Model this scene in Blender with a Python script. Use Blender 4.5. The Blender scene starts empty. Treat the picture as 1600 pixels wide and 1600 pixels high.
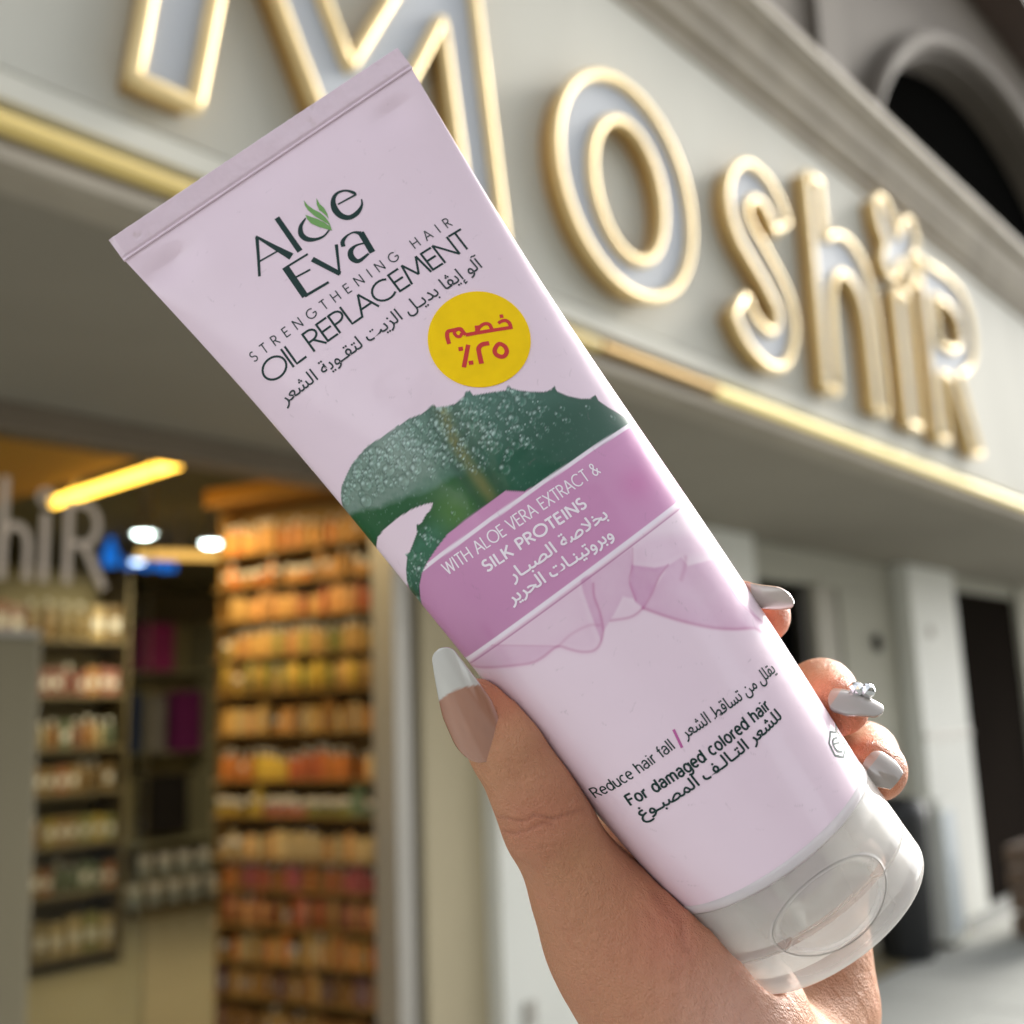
import bpy, bmesh, math, random
import numpy as np
from mathutils import Matrix, Vector
random.seed(7); rng = np.random.default_rng(7)
sc = bpy.context.scene
COL = sc.collection

# ------------------------------------------------------------------ camera, sky, sun, exposure
cd = bpy.data.cameras.new('camera'); cam = bpy.data.objects.new('camera', cd); COL.objects.link(cam)
cd.sensor_width = 36; cd.lens = 38.59; cd.clip_start = 0.01; cd.clip_end = 500
RT = Vector((0.656932, -0.753058, -0.036663)); DN = Vector((0.111735, 0.145332, -0.983053)); FW = Vector((0.745624, 0.641703, 0.179616))
cam.matrix_world = Matrix.Translation((0, 0, 1.5)) @ Matrix(((RT.x, -DN.x, -FW.x), (RT.y, -DN.y, -FW.y), (RT.z, -DN.z, -FW.z))).to_4x4()
cd.dof.use_dof = True; cd.dof.focus_distance = 0.228; cd.dof.aperture_fstop = 11.0
sc.camera = cam
SUN_DIR = Vector((0.90, -0.11, 0.50)).normalized()          # towards the sun: down the street to the right
w = bpy.data.worlds.new('World'); sc.world = w; w.use_nodes = True
nt = w.node_tree; bg = nt.nodes['Background']
sky = nt.nodes.new('ShaderNodeTexSky'); sky.sky_type = 'NISHITA'; sky.sun_disc = False
sky.sun_elevation = math.asin(SUN_DIR.z); sky.sun_rotation = math.atan2(SUN_DIR.x, SUN_DIR.y)
sky.air_density = 1.0; sky.dust_density = 2.0; sky.ozone_density = 0.6
hs = nt.nodes.new('ShaderNodeHueSaturation'); hs.inputs['Saturation'].default_value = 0.16
nt.links.new(sky.outputs[0], hs.inputs['Color']); nt.links.new(hs.outputs[0], bg.inputs[0]); bg.inputs[1].default_value = 0.15
sl = bpy.data.lights.new('sun', 'SUN'); sl.energy = 2.2; sl.angle = math.radians(14); sl.color = (1.0, 0.95, 0.86)
so = bpy.data.objects.new('sun', sl); COL.objects.link(so); so.rotation_euler = SUN_DIR.to_track_quat('Z', 'Y').to_euler()
sc.view_settings.view_transform = 'Standard'; sc.view_settings.look = 'None'; sc.view_settings.gamma = 1
sc.view_settings.exposure = 1.45
sc.cycles.max_bounces = 10; sc.cycles.transparent_max_bounces = 16

# ------------------------------------------------------------------ helpers
def lin(c):
    c = np.asarray(c, float) / 255.0
    return np.where(c <= 0.04045, c / 12.92, ((c + 0.055) / 1.055) ** 2.4)
def L4(c): return tuple(float(x) for x in lin(c)) + (1.0,)
def mat(name, c, rough=0.6, metal=0.0, bump=0.0, bscale=40.0, var=0.0, vscale=3.0, emit=0.0, ecol=None, attr=None, coat=0.0, sss=0.0, spec=0.5, objcol=False, vstretch=(1, 1, 1)):
    m = bpy.data.materials.new(name); m.use_nodes = True; n = m.node_tree; b = n.nodes['Principled BSDF']
    b.inputs['Roughness'].default_value = rough; b.inputs['Metallic'].default_value = metal
    b.inputs['Base Color'].default_value = L4(c); b.inputs['Specular IOR Level'].default_value = spec
    b.inputs['Coat Weight'].default_value = coat; b.inputs['Coat Roughness'].default_value = 0.08
    src = None
    tc = n.nodes.new('ShaderNodeTexCoord')
    if attr:
        a = n.nodes.new('ShaderNodeAttribute'); a.attribute_name = attr; src = a.outputs['Color']
    if objcol:
        a = n.nodes.new('ShaderNodeObjectInfo'); src = a.outputs['Color']
    if var > 0:
        mp = n.nodes.new('ShaderNodeMapping'); mp.inputs['Scale'].default_value = vstretch
        no = n.nodes.new('ShaderNodeTexNoise'); no.inputs['Scale'].default_value = vscale; no.inputs['Detail'].default_value = 6
        n.links.new(tc.outputs['Object'], mp.inputs[0]); n.links.new(mp.outputs[0], no.inputs['Vector'])
        mr = n.nodes.new('ShaderNodeMapRange'); mr.inputs[1].default_value = 0.3; mr.inputs[2].default_value = 0.7
        mr.inputs[3].default_value = 1 - var; mr.inputs[4].default_value = 1 + var * 0.5
        n.links.new(no.outputs[0], mr.inputs[0])
        mx = n.nodes.new('ShaderNodeMix'); mx.data_type = 'RGBA'; mx.blend_type = 'MULTIPLY'; mx.inputs[0].default_value = 1
        if src is None: mx.inputs[6].default_value = L4(c)
        else: n.links.new(src, mx.inputs[6])
        n.links.new(mr.outputs[0], mx.inputs[7]); src = mx.outputs[2]
    if src is not None: n.links.new(src, b.inputs['Base Color'])
    if bump > 0:
        no = n.nodes.new('ShaderNodeTexNoise'); no.inputs['Scale'].default_value = bscale; no.inputs['Detail'].default_value = 5
        n.links.new(tc.outputs['Object'], no.inputs['Vector'])
        bp = n.nodes.new('ShaderNodeBump'); bp.inputs['Strength'].default_value = bump; bp.inputs['Distance'].default_value = 0.01
        n.links.new(no.outputs[0], bp.inputs['Height']); n.links.new(bp.outputs[0], b.inputs['Normal'])
    if emit > 0:
        b.inputs['Emission Color'].default_value = L4(ecol or c); b.inputs['Emission Strength'].default_value = emit
    if sss > 0:
        b.inputs['Subsurface Weight'].default_value = sss
    return m
def tag(o, label=None, cat=None, group=None, kind=None):
    if label: o['label'] = label
    if cat: o['category'] = cat
    if group: o['group'] = group
    if kind: o['kind'] = kind
    return o
def empty(name, loc=(0, 0, 0), rz=0.0):
    o = bpy.data.objects.new(name, None); COL.objects.link(o); o.location = loc; o.rotation_euler = (0, 0, rz); o.empty_display_size = 0.05
    return o
def link(name, me, mats, parent=None, smooth=False):
    for m in (mats if isinstance(mats, (list, tuple)) else [mats]): me.materials.append(m)
    o = bpy.data.objects.new(name, me); COL.objects.link(o)
    if parent: o.parent = parent
    if smooth: me.shade_smooth()
    return o
def pyd(name, v, f, mats, parent=None, smooth=False):
    me = bpy.data.meshes.new(name); me.from_pydata([tuple(p) for p in v], [], [tuple(q) for q in f]); me.update()
    return link(name, me, mats, parent, smooth)
def bmobj(name, bm, mats, parent=None, smooth=False):
    me = bpy.data.meshes.new(name); bm.to_mesh(me); bm.free()
    return link(name, me, mats, parent, smooth)
def box_bm(bm, x0, x1, y0, y1, z0, z1, bev=0.0, mi=0):
    r = bmesh.ops.create_cube(bm, size=1.0); vs = r['verts']
    for v in vs:
        v.co = Vector(((x0 + x1) / 2 + v.co.x * (x1 - x0), (y0 + y1) / 2 + v.co.y * (y1 - y0), (z0 + z1) / 2 + v.co.z * (z1 - z0)))
    fs = set(f for v in vs for f in v.link_faces)
    for f in fs: f.material_index = mi
    if bev > 0:
        es = set(e for v in vs for e in v.link_edges)
        bmesh.ops.bevel(bm, geom=list(es), offset=bev, segments=2, affect='EDGES', profile=0.6)
def box(name, x0, x1, y0, y1, z0, z1, m, parent=None, bev=0.004):
    bm = bmesh.new(); box_bm(bm, x0, x1, y0, y1, z0, z1, bev)
    return bmobj(name, bm, m, parent)
def lathe(name, prof, mats, parent=None, n=24, smooth=True, axis='Z'):
    v = []; f = []
    for i, (r, h) in enumerate(prof):
        for k in range(n):
            a = 2 * math.pi * k / n
            v.append((r * math.cos(a), r * math.sin(a), h) if axis == 'Z' else (r * math.cos(a), h, r * math.sin(a)))
    for i in range(len(prof) - 1):
        for k in range(n):
            a, b = i * n + k, i * n + (k + 1) % n
            f.append((a, b, b + n, a + n) if axis == 'Z' else (a, a + n, b + n, b))
    return pyd(name, v, f, mats, parent, smooth)
def extrude_profile(name, prof, x0, x1, m, parent=None):
    n = len(prof); v = [(x0, y, z) for y, z in prof] + [(x1, y, z) for y, z in prof]
    f = [(i, (i + 1) % n, n + (i + 1) % n, n + i) for i in range(n)] + [tuple(range(n))[::-1], tuple(range(n, 2 * n))]
    o = pyd(name, v, f, m, parent)
    bm = bmesh.new(); bm.from_mesh(o.data); bmesh.ops.recalc_face_normals(bm, faces=bm.faces); bm.to_mesh(o.data); bm.free()
    return o
def tube_along(pts, r, n=8, closed=False):
    """ring sweep along 3D points -> verts, faces"""
    P = [Vector(p) for p in pts]; N = len(P); v = []; f = []
    prev = None
    for i in range(N):
        a = P[(i - 1) % N] if closed or i > 0 else P[0]; b = P[(i + 1) % N] if closed or i < N - 1 else P[-1]
        t = (b - a); t = t.normalized() if t.length > 0 else Vector((1, 0, 0))
        up = Vector((0, 1, 0)) if abs(t.y) < 0.9 else Vector((1, 0, 0))
        s = t.cross(up).normalized(); u = s.cross(t).normalized()
        for k in range(n):
            an = 2 * math.pi * k / n
            v.append(P[i] + (s * math.cos(an) + u * math.sin(an)) * r)
    for i in range(N if closed else N - 1):
        j = (i + 1) % N
        for k in range(n):
            f.append((i * n + k, i * n + (k + 1) % n, j * n + (k + 1) % n, j * n + k))
    if not closed: f += [tuple(range(n))[::-1], tuple(range((N - 1) * n, N * n))]
    return v, f
def catmull(pts, sub=8, closed=False):
    P = [np.array(p, float) for p in pts]; N = len(P); out = []
    for i in range(N if closed else N - 1):
        p1, p2 = P[i], P[(i + 1) % N]
        p0 = P[(i - 1) % N] if closed or i > 0 else 2 * p1 - p2
        p3 = P[(i + 2) % N] if closed or i + 2 < N else 2 * p2 - p1
        for k in range(sub):
            t = k / sub
            out.append(0.5 * ((2 * p1) + (-p0 + p2) * t + (2 * p0 - 5 * p1 + 4 * p2 - p3) * t * t + (-p0 + 3 * p1 - 3 * p2 + p3) * t ** 3))
    if not closed: out.append(P[-1])
    return out

# ------------------------------------------------------------------ materials of the place
M_panel = mat('painted_panel', (192, 191, 181), 0.75, spec=.2, var=0.08, vscale=1.4, bump=0.03, bscale=60, vstretch=(1.6, 1, .5))
M_corn = mat('painted_cornice', (164, 156, 142), 0.75, spec=.2, var=0.14, vscale=4, bump=0.06, bscale=30)
M_soffit = mat('soffit_plaster', (140, 134, 121), 0.85, var=0.06, vscale=2, bump=0.05)
M_gold = mat('gold_trim', (234, 210, 156), 0.48, metal=0.35, spec=.4, var=0.10, vscale=9)
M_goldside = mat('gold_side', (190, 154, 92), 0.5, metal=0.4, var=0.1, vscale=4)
M_face = mat('letter_face', (180, 185, 192), 0.7, spec=.15)
M_led = mat('lit_strip', (250, 232, 160), 0.4, emit=0.16, ecol=(255, 232, 150))
M_strip = mat('unlit_strip', (176, 142, 78), 0.35, metal=0.5)
M_alu = mat('aluminium_frame', (172, 168, 160), 0.45, metal=0.3, var=0.05)
M_wall = mat('wall_cream', (184, 172, 142), 0.75, var=0.05, vscale=1.5, bump=0.05)
M_wallw = mat('wall_white', (226, 227, 220), 0.6, var=0.04, vscale=2, bump=0.04)
M_wallg = mat('wall_grey', (176, 174, 160), 0.8, var=0.07, vscale=1.2, bump=0.06)
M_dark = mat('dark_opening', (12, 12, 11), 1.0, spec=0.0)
M_darkframe = mat('dark_frame', (58, 54, 48), 0.5)
M_pave = mat('paving', (150, 152, 148), 0.85, var=0.12, vscale=1.3, bump=0.2, bscale=25)
M_upper = mat('old_plaster', (88, 80, 70), 0.85, var=0.2, vscale=0.5, bump=0.15, bscale=8)
M_arch = mat('arch_stone', (92, 85, 75), 0.8, var=0.15, vscale=0.8, bump=0.1, bscale=10)
M_brown = mat('brown_timber', (70, 52, 40), 0.7, var=0.2)
M_ground = M_pave

# ------------------------------------------------------------------ ground
gnd = pyd('ground', [(-150, -150, -0.01), (150, -150, -0.01), (150, 150, -0.01), (-150, 150, -0.01)], [(0, 1, 2, 3)], mat('street_asphalt', (118, 120, 118), 0.9, var=0.12, vscale=2, bump=0.2, bscale=40)); tag(gnd, kind='structure')
# pavement of large slabs in front of the shops
slab_me = None
pv = empty('pavement'); tag(pv, kind='structure')
bm = bmesh.new(); box_bm(bm, 0, 0.595, 0, 0.595, -0.005, 0.03, 0.004); slab_me = bpy.data.meshes.new('slab'); bm.to_mesh(slab_me); bm.free(); slab_me.materials.append(M_pave)
for i in range(26):
    for j in range(5):
        X = 1.0 + i * 0.6; Y = -0.3 + j * 0.6
        if X < 4.5: continue
        o = bpy.data.objects.new('slab', slab_me); COL.objects.link(o); o.parent = pv; o.location = (X, Y, -0.03 + random.uniform(-.001, .001))
nearp = box('near_pavement', -3, 4.59, -0.3, 2.695, -0.035, 0.0, M_pave, pv, 0.002)

# ------------------------------------------------------------------ unseen houses added across the street, to put reflections in the gloss
def reflection_house(x0, x1, y, h, c, label):
    r = empty('reflection_house', (x0, y, 0)); tag(r, label, 'house'); m = mat('house_render', c, .85, var=.1, vscale=.4); box('wall', 0, x1 - x0, -6, 0, 0, h, m, r, .02); box('roof_edge', -.2, x1 - x0 + .2, -6.2, .25, h + .002, h + .3, M_corn, r, .02)
    for fl in range(int(h // 3)):
        n_ = int((x1 - x0) // 2.4)
        for k in range(n_): box('window', .7 + k * 2.4, 1.9 + k * 2.4, .005, .05, .9 + fl * 3, 2.3 + fl * 3, M_dark, r, .01); box('sill', .6 + k * 2.4, 2.0 + k * 2.4, .005, .16, .80 + fl * 3, .88 + fl * 3, M_corn, r, .01)
reflection_house(-30, -17, -11, 9.5, (150, 140, 122), 'tall beige house added for reflections, behind the camera to the left')
reflection_house(-12.5, -3, -9, 6.5, (120, 112, 100), 'lower grey brown house added for reflections, behind the camera')
reflection_house(2, 16, -12, 9.2, (165, 158, 142), 'pale house added for reflections, behind the camera to the right')

# ------------------------------------------------------------------ shop front with its fascia
YF = 3.0
shop = empty('shop_front', (0, YF, 0)); tag(shop, 'cream and grey shop front with deep overhanging sign fascia', 'shop front')
def sp(o): o.parent = shop; o.matrix_parent_inverse = Matrix.Translation((0, -YF, 0)); return o
for xa, xb in ((-1.2, 5.79), (5.80, 11.5)):
    dy = 0.0 if xa < 0 else 0.006
    o = sp(extrude_profile('fascia_panel', [(1.70 + dy, 2.585), (1.70 + dy, 3.645), (1.78, 3.645), (1.78, 2.585)], xa, xb, M_panel))
    o = sp(extrude_profile('ledge', [(1.685 + dy, 2.505), (1.668 + dy, 2.512), (1.668 + dy, 2.560), (1.690 + dy, 2.570), (1.712 + dy, 2.572), (1.712 + dy, 2.584), (1.78, 2.584), (1.78, 2.505)], xa, xb, M_panel))
    o = sp(extrude_profile('cornice', [(1.712, 3.646), (1.690, 3.655), (1.690, 3.70), (1.67, 3.71), (1.655, 3.735), (1.655, 3.775), (1.635, 3.79), (1.625, 3.86), (1.60, 3.90), (1.585, 3.905), (1.580, 3.93), (1.57, 3.935), (1.57, 3.975), (1.78, 3.975), (1.78, 3.646)], xa, xb, M_corn))
    o = sp(extrude_profile('bottom_lip', [(1.690, 2.405), (1.674, 2.41), (1.670, 2.432), (1.684, 2.440), (1.725, 2.441), (1.725, 2.504), (1.78, 2.504), (1.78, 2.404)], xa, xb, M_corn))
    sp(box('soffit', xa, xb, 1.781, YF + 0.25, 2.415, 2.50, M_soffit))
sp(box('light_block_slab', -1.2, 11.5, 1.782, YF + 0.3, 3.80, 3.94, M_soffit))  # unseen slab added to keep daylight out of the interior
sp(box('lintel', -1.2, 2.768, YF + 0.0, YF + 0.12, 2.335, 2.414, mat('lintel_brown', (120, 108, 92), 0.7, var=.1)))
sp(box('door_post', 2.77, 2.845, YF - 0.02, YF + 0.10, 0.0, 2.334, M_alu))
sp(box('door_post', 2.848, 2.90, YF + 0.0, YF + 0.10, 0.0, 2.334, mat('aluminium_shade', (140, 136, 128), 0.5, metal=.2)))
sp(box('wall_panel', 2.903, 3.22, YF - 0.03, YF + 0.2, 0.0, 2.413, M_wall))
sp(box('wall_panel', 3.224, 5.40, YF - 0.10, YF + 0.2, 0.0, 2.413, M_wallw))
sp(box('wall_socket', 3.33, 3.39, YF - 0.115, YF - 0.101, 0.33, 0.42, M_alu))
# right hand bay: dark window, frame, grey wall, white pillar, dark doorway
sp(box('window_pane', 5.50, 6.20, YF + 0.06, YF + 0.08, 0.15, 2.20, M_dark))
sp(box('window_head', 5.41, 7.60, YF - 0.01, YF + 0.12, 2.203, 2.412, M_wallg))
sp(box('window_frame', 6.12, 6.20, YF + 0.0, YF + 0.055, 0.15, 2.20, M_darkframe))
sp(box('window_frame', 6.21, 6.50, YF - 0.04, YF + 0.09, 0.0, 2.20, mat('post_beige', (150, 145, 128), 0.6)))
sp(box('window_frame', 6.505, 6.62, YF + 0.02, YF + 0.08, 0.0, 2.20, M_darkframe))
sp(box('wall_panel', 6.623, 7.60, YF - 0.01, YF + 0.2, 0.0, 2.20, M_wallg))
sp(box('pillar', 7.48, 8.36, YF - 0.14, YF - 0.02, 0.0, 2.413, M_wallw))
sp(box('pillar_band', 7.48, 8.36, YF - 0.155, YF - 0.142, 1.22, 1.25, M_alu))
sp(box('doorway', 8.38, 10.0, YF - 0.05, YF + 0.04, 0.0, 2.30, mat('dark_door', (34, 30, 27), 1.0, spec=0.0)))
sp(box('door_lintel', 8.38, 10.0, YF - 0.06, YF + 0.06, 2.303, 2.412, M_wallg))
sp(box('wall_panel', 10.01, 11.5, YF - 0.1, YF + 0.1, 0.0, 2.413, M_wallg))
vent = empty('round_vent', (7.12, YF - 0.03, 1.865)); tag(vent, 'small round dark extractor vent on the grey wall left of the white pillar', 'vent')
pyd('rim', *tube_along([(0.055 * math.cos(a), 0, 0.055 * math.sin(a)) for a in np.linspace(0, 2 * math.pi, 25)[:-1]], 0.008, 8, True), M_darkframe, vent, True)
pyd('grille', [(0.05 * math.cos(a), 0.005, 0.05 * math.sin(a)) for a in np.linspace(0, 2 * math.pi, 25)[:-1]], [tuple(range(24))], M_dark, vent)
vent2 = empty('round_plate', (7.78, YF - 0.143, 1.95)); tag(vent2, 'pale round cover plate high on the white pillar', 'cover plate')
lathe('plate', [(0.0001, 0.012), (0.04, 0.01), (0.045, 0.0)], M_alu, vent2).rotation_euler = (math.pi / 2, 0, 0)

# upper arcade wall with a dark arch, set back above the fascia
up = empty('arcade_wall', (9, 3.3, 4)); tag(up, 'old grey plaster wall with large dark arched opening above the sign', 'wall')
cx_, cz_, rx_, rz_ = 12.6, 5.1, 4.1, 3.2
arc = [(cx_ + rx_ * math.cos(a), cz_ + rz_ * math.sin(a)) for a in np.linspace(math.pi, 0, 41)]
v = []; f = []
for i, (x, z) in enumerate(arc): v += [(x - 9, 0.0, z - 4), (x - 9, 0.0, 10.0), (x - 9, 0.32, z - 4)]
for i in range(40): a = 3 * i; f += [(a, a + 3, a + 4, a + 1), (a, a + 2, a + 5, a + 3)]
n0 = len(v); v += [(-12, 0, -0.1), (arc[0][0] - 9, 0, -0.1), (arc[0][0] - 9, 0, 10), (-12, 0, 10), (arc[-1][0] - 9, 0, -0.1), (16, 0, -0.1), (16, 0, 10), (arc[-1][0] - 9, 0, 10)]
f += [(n0, n0 + 1, n0 + 2, n0 + 3), (n0 + 4, n0 + 5, n0 + 6, n0 + 7)]
pyd('plaster_face', v, f, M_upper, up)
pyd('arch_moulding', *tube_along([(x - 9 + (x - cx_) * 0.045, -0.05, z - 4 + (z - cz_) * 0.045) for x, z in arc], 0.10, 10), M_upper, up, True)
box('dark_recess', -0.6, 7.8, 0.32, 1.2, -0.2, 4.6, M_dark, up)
box('pier', -1.25, -0.75, -0.07, -0.003, -0.1, 9.9, M_upper, up)
box('string_course', -12, -1.16, -0.10, -0.004, 2.3, 2.42, M_arch, up)
box('brown_beam', 1.2, 9, -0.5, -0.005, 5.4, 5.9, M_brown, up)

# ------------------------------------------------------------------ light strips under the sign
def strip(x0, x1, m, label):
    prof = [(1.675, 2.455), (1.664, 2.458), (1.656, 2.466), (1.656, 2.478), (1.664, 2.486), (1.675, 2.489), (1.684, 2.489), (1.684, 2.455)]
    o = extrude_profile('light_strip', [(y - 1.66, z - 2.48) for y, z in prof], x0, x1, m); o.location = (0, 1.66, 2.48)
    tag(o, label, 'light strip', 'warm light strips along the bottom of the sign')
strip(-1.1, 2.33, mat('faintly_lit_strip', (206, 184, 116), 0.5, emit=0.04, ecol=(255, 225, 130)), 'pale gold light strip at the far left end of the fascia, behind the tube')
strip(2.34, 2.94, M_strip, 'short unlit bronze strip just right of the tube below the letter O')
strip(2.95, 5.18, M_led, 'long glowing pale gold strip below the letters s, h and i')
strip(5.20, 8.5, M_led, 'glowing pale gold strip at the right end, past the letter R')

# ------------------------------------------------------------------ sign letters
def letter(name, outer, holes, label, closed_curve=False):
    YFR = 1.645
    cxm = sum(p[0] for p in outer) / len(outer); czm = min(p[1] for p in outer)
    root = empty(name, (cxm, 1.70, czm)); tag(root, label, 'sign letter', 'raised gold edged letters of the shop sign')
    loc = lambda x, y, z: (x - cxm, y - 1.70, z - czm)
    loops = [outer] + holes
    for lp in loops:
        pts = [loc(x, YFR, z) for x, z in lp]
        rv, rf = tube_along(pts, 0.0165, 10, True)
        pyd('rim', rv, rf, M_gold, root, True)
        n = len(lp); v = [loc(x, YFR, z) for x, z in lp] + [loc(x, 1.699, z) for x, z in lp]
        pyd('side', v, [(i, (i + 1) % n, n + (i + 1) % n, n + i) for i in range(n)], M_goldside, root)
    bm = bmesh.new(); es = []
    for lp in loops:
        vs = [bm.verts.new(loc(x, YFR + 0.006, z)) for x, z in lp]
        for i in range(len(vs)): es.append(bm.edges.new((vs[i], vs[(i + 1) % len(vs)])))
    bmesh.ops.triangle_fill(bm, edges=es, use_beauty=True)
    bmobj('face', bm, M_face, root)
    return root
ell = lambda cx, cz, rx, rz, n=64: [(cx + rx * math.cos(a), cz + rz * math.sin(a)) for a in np.linspace(0, 2 * math.pi, n + 1)[:-1]]
def dens(poly, step=0.06):
    out = []
    for i in range(len(poly)):
        a = np.array(poly[i]); b = np.array(poly[(i + 1) % len(poly)]); k = max(1, int(np.linalg.norm(b - a) / step))
        # keep corners tight with points close to each end
        ts = sorted(set([0.0] + [j / k for j in range(1, k)] + [min(.5, 0.012 / max(np.linalg.norm(b - a), 1e-6)), 1 - min(.5, 0.012 / max(np.linalg.norm(b - a), 1e-6))]))
        for t in ts: out.append(tuple(a + (b - a) * t))
    return out
letter('letter_m', dens([(.925, 2.63), (1.045, 3.49), (1.085, 3.49), (1.425, 2.88), (1.765, 3.49), (1.805, 3.49), (1.915, 2.63), (1.79, 2.63), (1.715, 3.134), (1.445, 2.63), (1.405, 2.63), (1.136, 3.134), (1.05, 2.63)]), [], 'large gold edged letter M at the left end of the sign')
letter('letter_o', ell(2.476, 2.976, .330, .325), [ell(2.474, 2.965, .176, .210)], 'gold edged oval letter O between M and s')
S_path = [(3.43, 3.162), (3.381, 3.225), (3.311, 3.265), (3.212, 3.262), (3.13, 3.19), (3.119, 3.114), (3.159, 3.049), (3.246, 2.989), (3.328, 2.926), (3.393, 2.856), (3.401, 2.781), (3.339, 2.694), (3.244, 2.673), (3.145, 2.707), (3.077, 2.779)]
def offset_path(path, hw):
    P = catmull(path, 5); P = [np.array(p) for p in P]; Lf = []; Rt = []
    for i, p in enumerate(P):
        t = P[min(i + 1, len(P) - 1)] - P[max(i - 1, 0)]; t /= np.linalg.norm(t); n = np.array([-t[1], t[0]])
        Lf.append(tuple(p + n * hw)); Rt.append(tuple(p - n * hw))
    return Lf + Rt[::-1]
letter('letter_s', offset_path(S_path, 0.062), [], 'gold edged curling letter s between O and h')
seg = lambda a, b: [a, (a[0] + (b[0] - a[0]) * .04, a[1] + (b[1] - a[1]) * .04), (a[0] * .5 + b[0] * .5, a[1] * .5 + b[1] * .5), (b[0] + (a[0] - b[0]) * .04, b[1] + (a[1] - b[1]) * .04)]
chain = lambda pts: [q for a, b in zip(pts[:-1], pts[1:]) for q in seg(a, b)] + [pts[-1]]
cm = lambda pts, n=5: [tuple(p) for p in catmull(pts, n)]
letter('letter_h', chain([(3.675, 2.625), (3.675, 3.465), (3.79, 3.465), (3.79, 3.27)]) + cm([(3.80, 3.235), (3.90, 3.285), (4.02, 3.295), (4.13, 3.24), (4.20, 3.12), (4.23, 2.95)]) + [(4.24, 2.75), (4.24, 2.64), (4.235, 2.625), (4.12, 2.625), (4.115, 2.64), (4.115, 2.8)] + cm([(4.11, 2.95), (4.07, 3.07), (3.98, 3.13), (3.89, 3.12), (3.82, 3.04), (3.795, 2.9)]) + [(3.79, 2.75), (3.79, 2.64), (3.785, 2.625)], [], 'tall gold edged letter h right of the s')
letter('letter_i', dens([(4.455, 2.625), (4.455, 3.215), (4.60, 3.215), (4.60, 2.625)]), [], 'straight gold edged stem of the letter i under the butterfly')
letter('butterfly_dot', [tuple(p) for p in catmull([(4.34, 3.58), (4.43, 3.62), (4.52, 3.55), (4.565, 3.49), (4.62, 3.56), (4.71, 3.62), (4.78, 3.56), (4.75, 3.47), (4.69, 3.43), (4.73, 3.36), (4.70, 3.30), (4.63, 3.29), (4.56, 3.37), (4.49, 3.28), (4.40, 3.27), (4.36, 3.33), (4.40, 3.41), (4.35, 3.48)], 4, True)], [], 'gold edged butterfly standing as the dot above the letter i')
letter('letter_r', chain([(4.79, 3.455), (5.13, 3.47)])[:-1] + cm([(5.15, 3.47), (5.32, 3.44), (5.43, 3.35), (5.45, 3.22), (5.38, 3.09), (5.24, 3.01), (5.17, 2.985)]) + chain([(5.18, 2.96), (5.37, 2.63), (5.235, 2.62), (5.05, 2.945), (4.925, 2.945), (4.92, 2.62), (4.79, 2.62), (4.79, 3.0)]), [[(4.935, 3.09), (4.95, 3.09), (5.04, 3.09)] + cm([(5.12, 3.095), (5.22, 3.14), (5.26, 3.22), (5.22, 3.29), (5.12, 3.32)]) + [(5.04, 3.32), (4.95, 3.32), (4.935, 3.32), (4.935, 3.2)]], 'gold edged letter R at the right end of the sign')
# ------------------------------------------------------------------ shop interior
floor = box('shop_floor', 0.2, 7.6, 2.72, 9.6, -0.008, 0.004, mat('shop_floor_tile', (150, 140, 112), 0.25, var=.06, bump=.02), None, 0); tag(floor, kind='structure')
M_int = mat('interior_wall', (150, 138, 108), 0.8, var=.05)
tag(box('interior_wall', 0.1, 7.7, 9.6, 9.7, 0, 2.9, M_int, None, 0), 'plain back wall of the shop far behind the shelving', 'wall')
tag(box('interior_wall', 0.02, 0.12, 3.1, 9.6, 0, 2.9, M_int, None, 0), 'plain side wall of the shop on the left, outside the picture', 'wall')
tag(box('interior_wall', 7.6, 7.7, 3.2, 9.6, 0, 2.9, M_int, None, 0), 'plain side wall of the shop on the right, behind the product wall', 'wall')
ceil = box('ceiling', 0.1, 7.7, 3.25, 9.7, 2.78, 2.84, mat('ceiling_board', (122, 118, 96), 0.85), None, 0); tag(ceil, kind='structure')
bulk = box('bulkhead', 0.3, 2.20, 3.2, 5.4, 2.52, 2.775, mat('lamp_glow_amber', (210, 160, 70), 0.6), None, 0.005); tag(bulk, 'boxed bulkhead at upper left, coloured amber for the tube light glow', 'bulkhead')  # warm glow of the tube light is put into this amber colour
# lit lamps of the shop, then added fill lights
def emis(name, c, s): return mat(name, c, 0.5, emit=s)
M_amb = emis('amber_light', (255, 190, 70), 3.2); M_cool = emis('cool_light', (235, 255, 250), 9.0); M_blu = emis('blueish_light', (190, 215, 255), 2.5)
tl = empty('tube_light', (2.305, 4.18, 2.50)); tag(tl, 'long glowing amber tube light hanging at the upper left of the shop', 'tube light')
pyd('lamp_tube', *tube_along([(0.005, 0.51, 0), (0.0, 0, 0), (-0.005, -0.51, 0)], 0.022, 12), M_amb, tl, True)
box('bracket', -0.02, 0.02, 0.30, 0.33, 0.02, 0.28, M_alu, tl); box('bracket', -0.02, 0.02, -0.33, -0.30, 0.02, 0.28, M_alu, tl)
tl2 = empty('tube_light', (3.62, 5.75, 2.50)); tag(tl2, 'shorter dim amber tube light deeper in the shop between two spotlights', 'tube light')
pyd('lamp_tube', *tube_along([(-0.22, 0.1, 0), (0.22, -0.1, 0)], 0.028, 12), emis('dim_amber', (225, 175, 90), 0.55), tl2, True)
box('bracket', -0.01, 0.01, -0.01, 0.01, 0.028, 0.28, M_alu, tl2)
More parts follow.
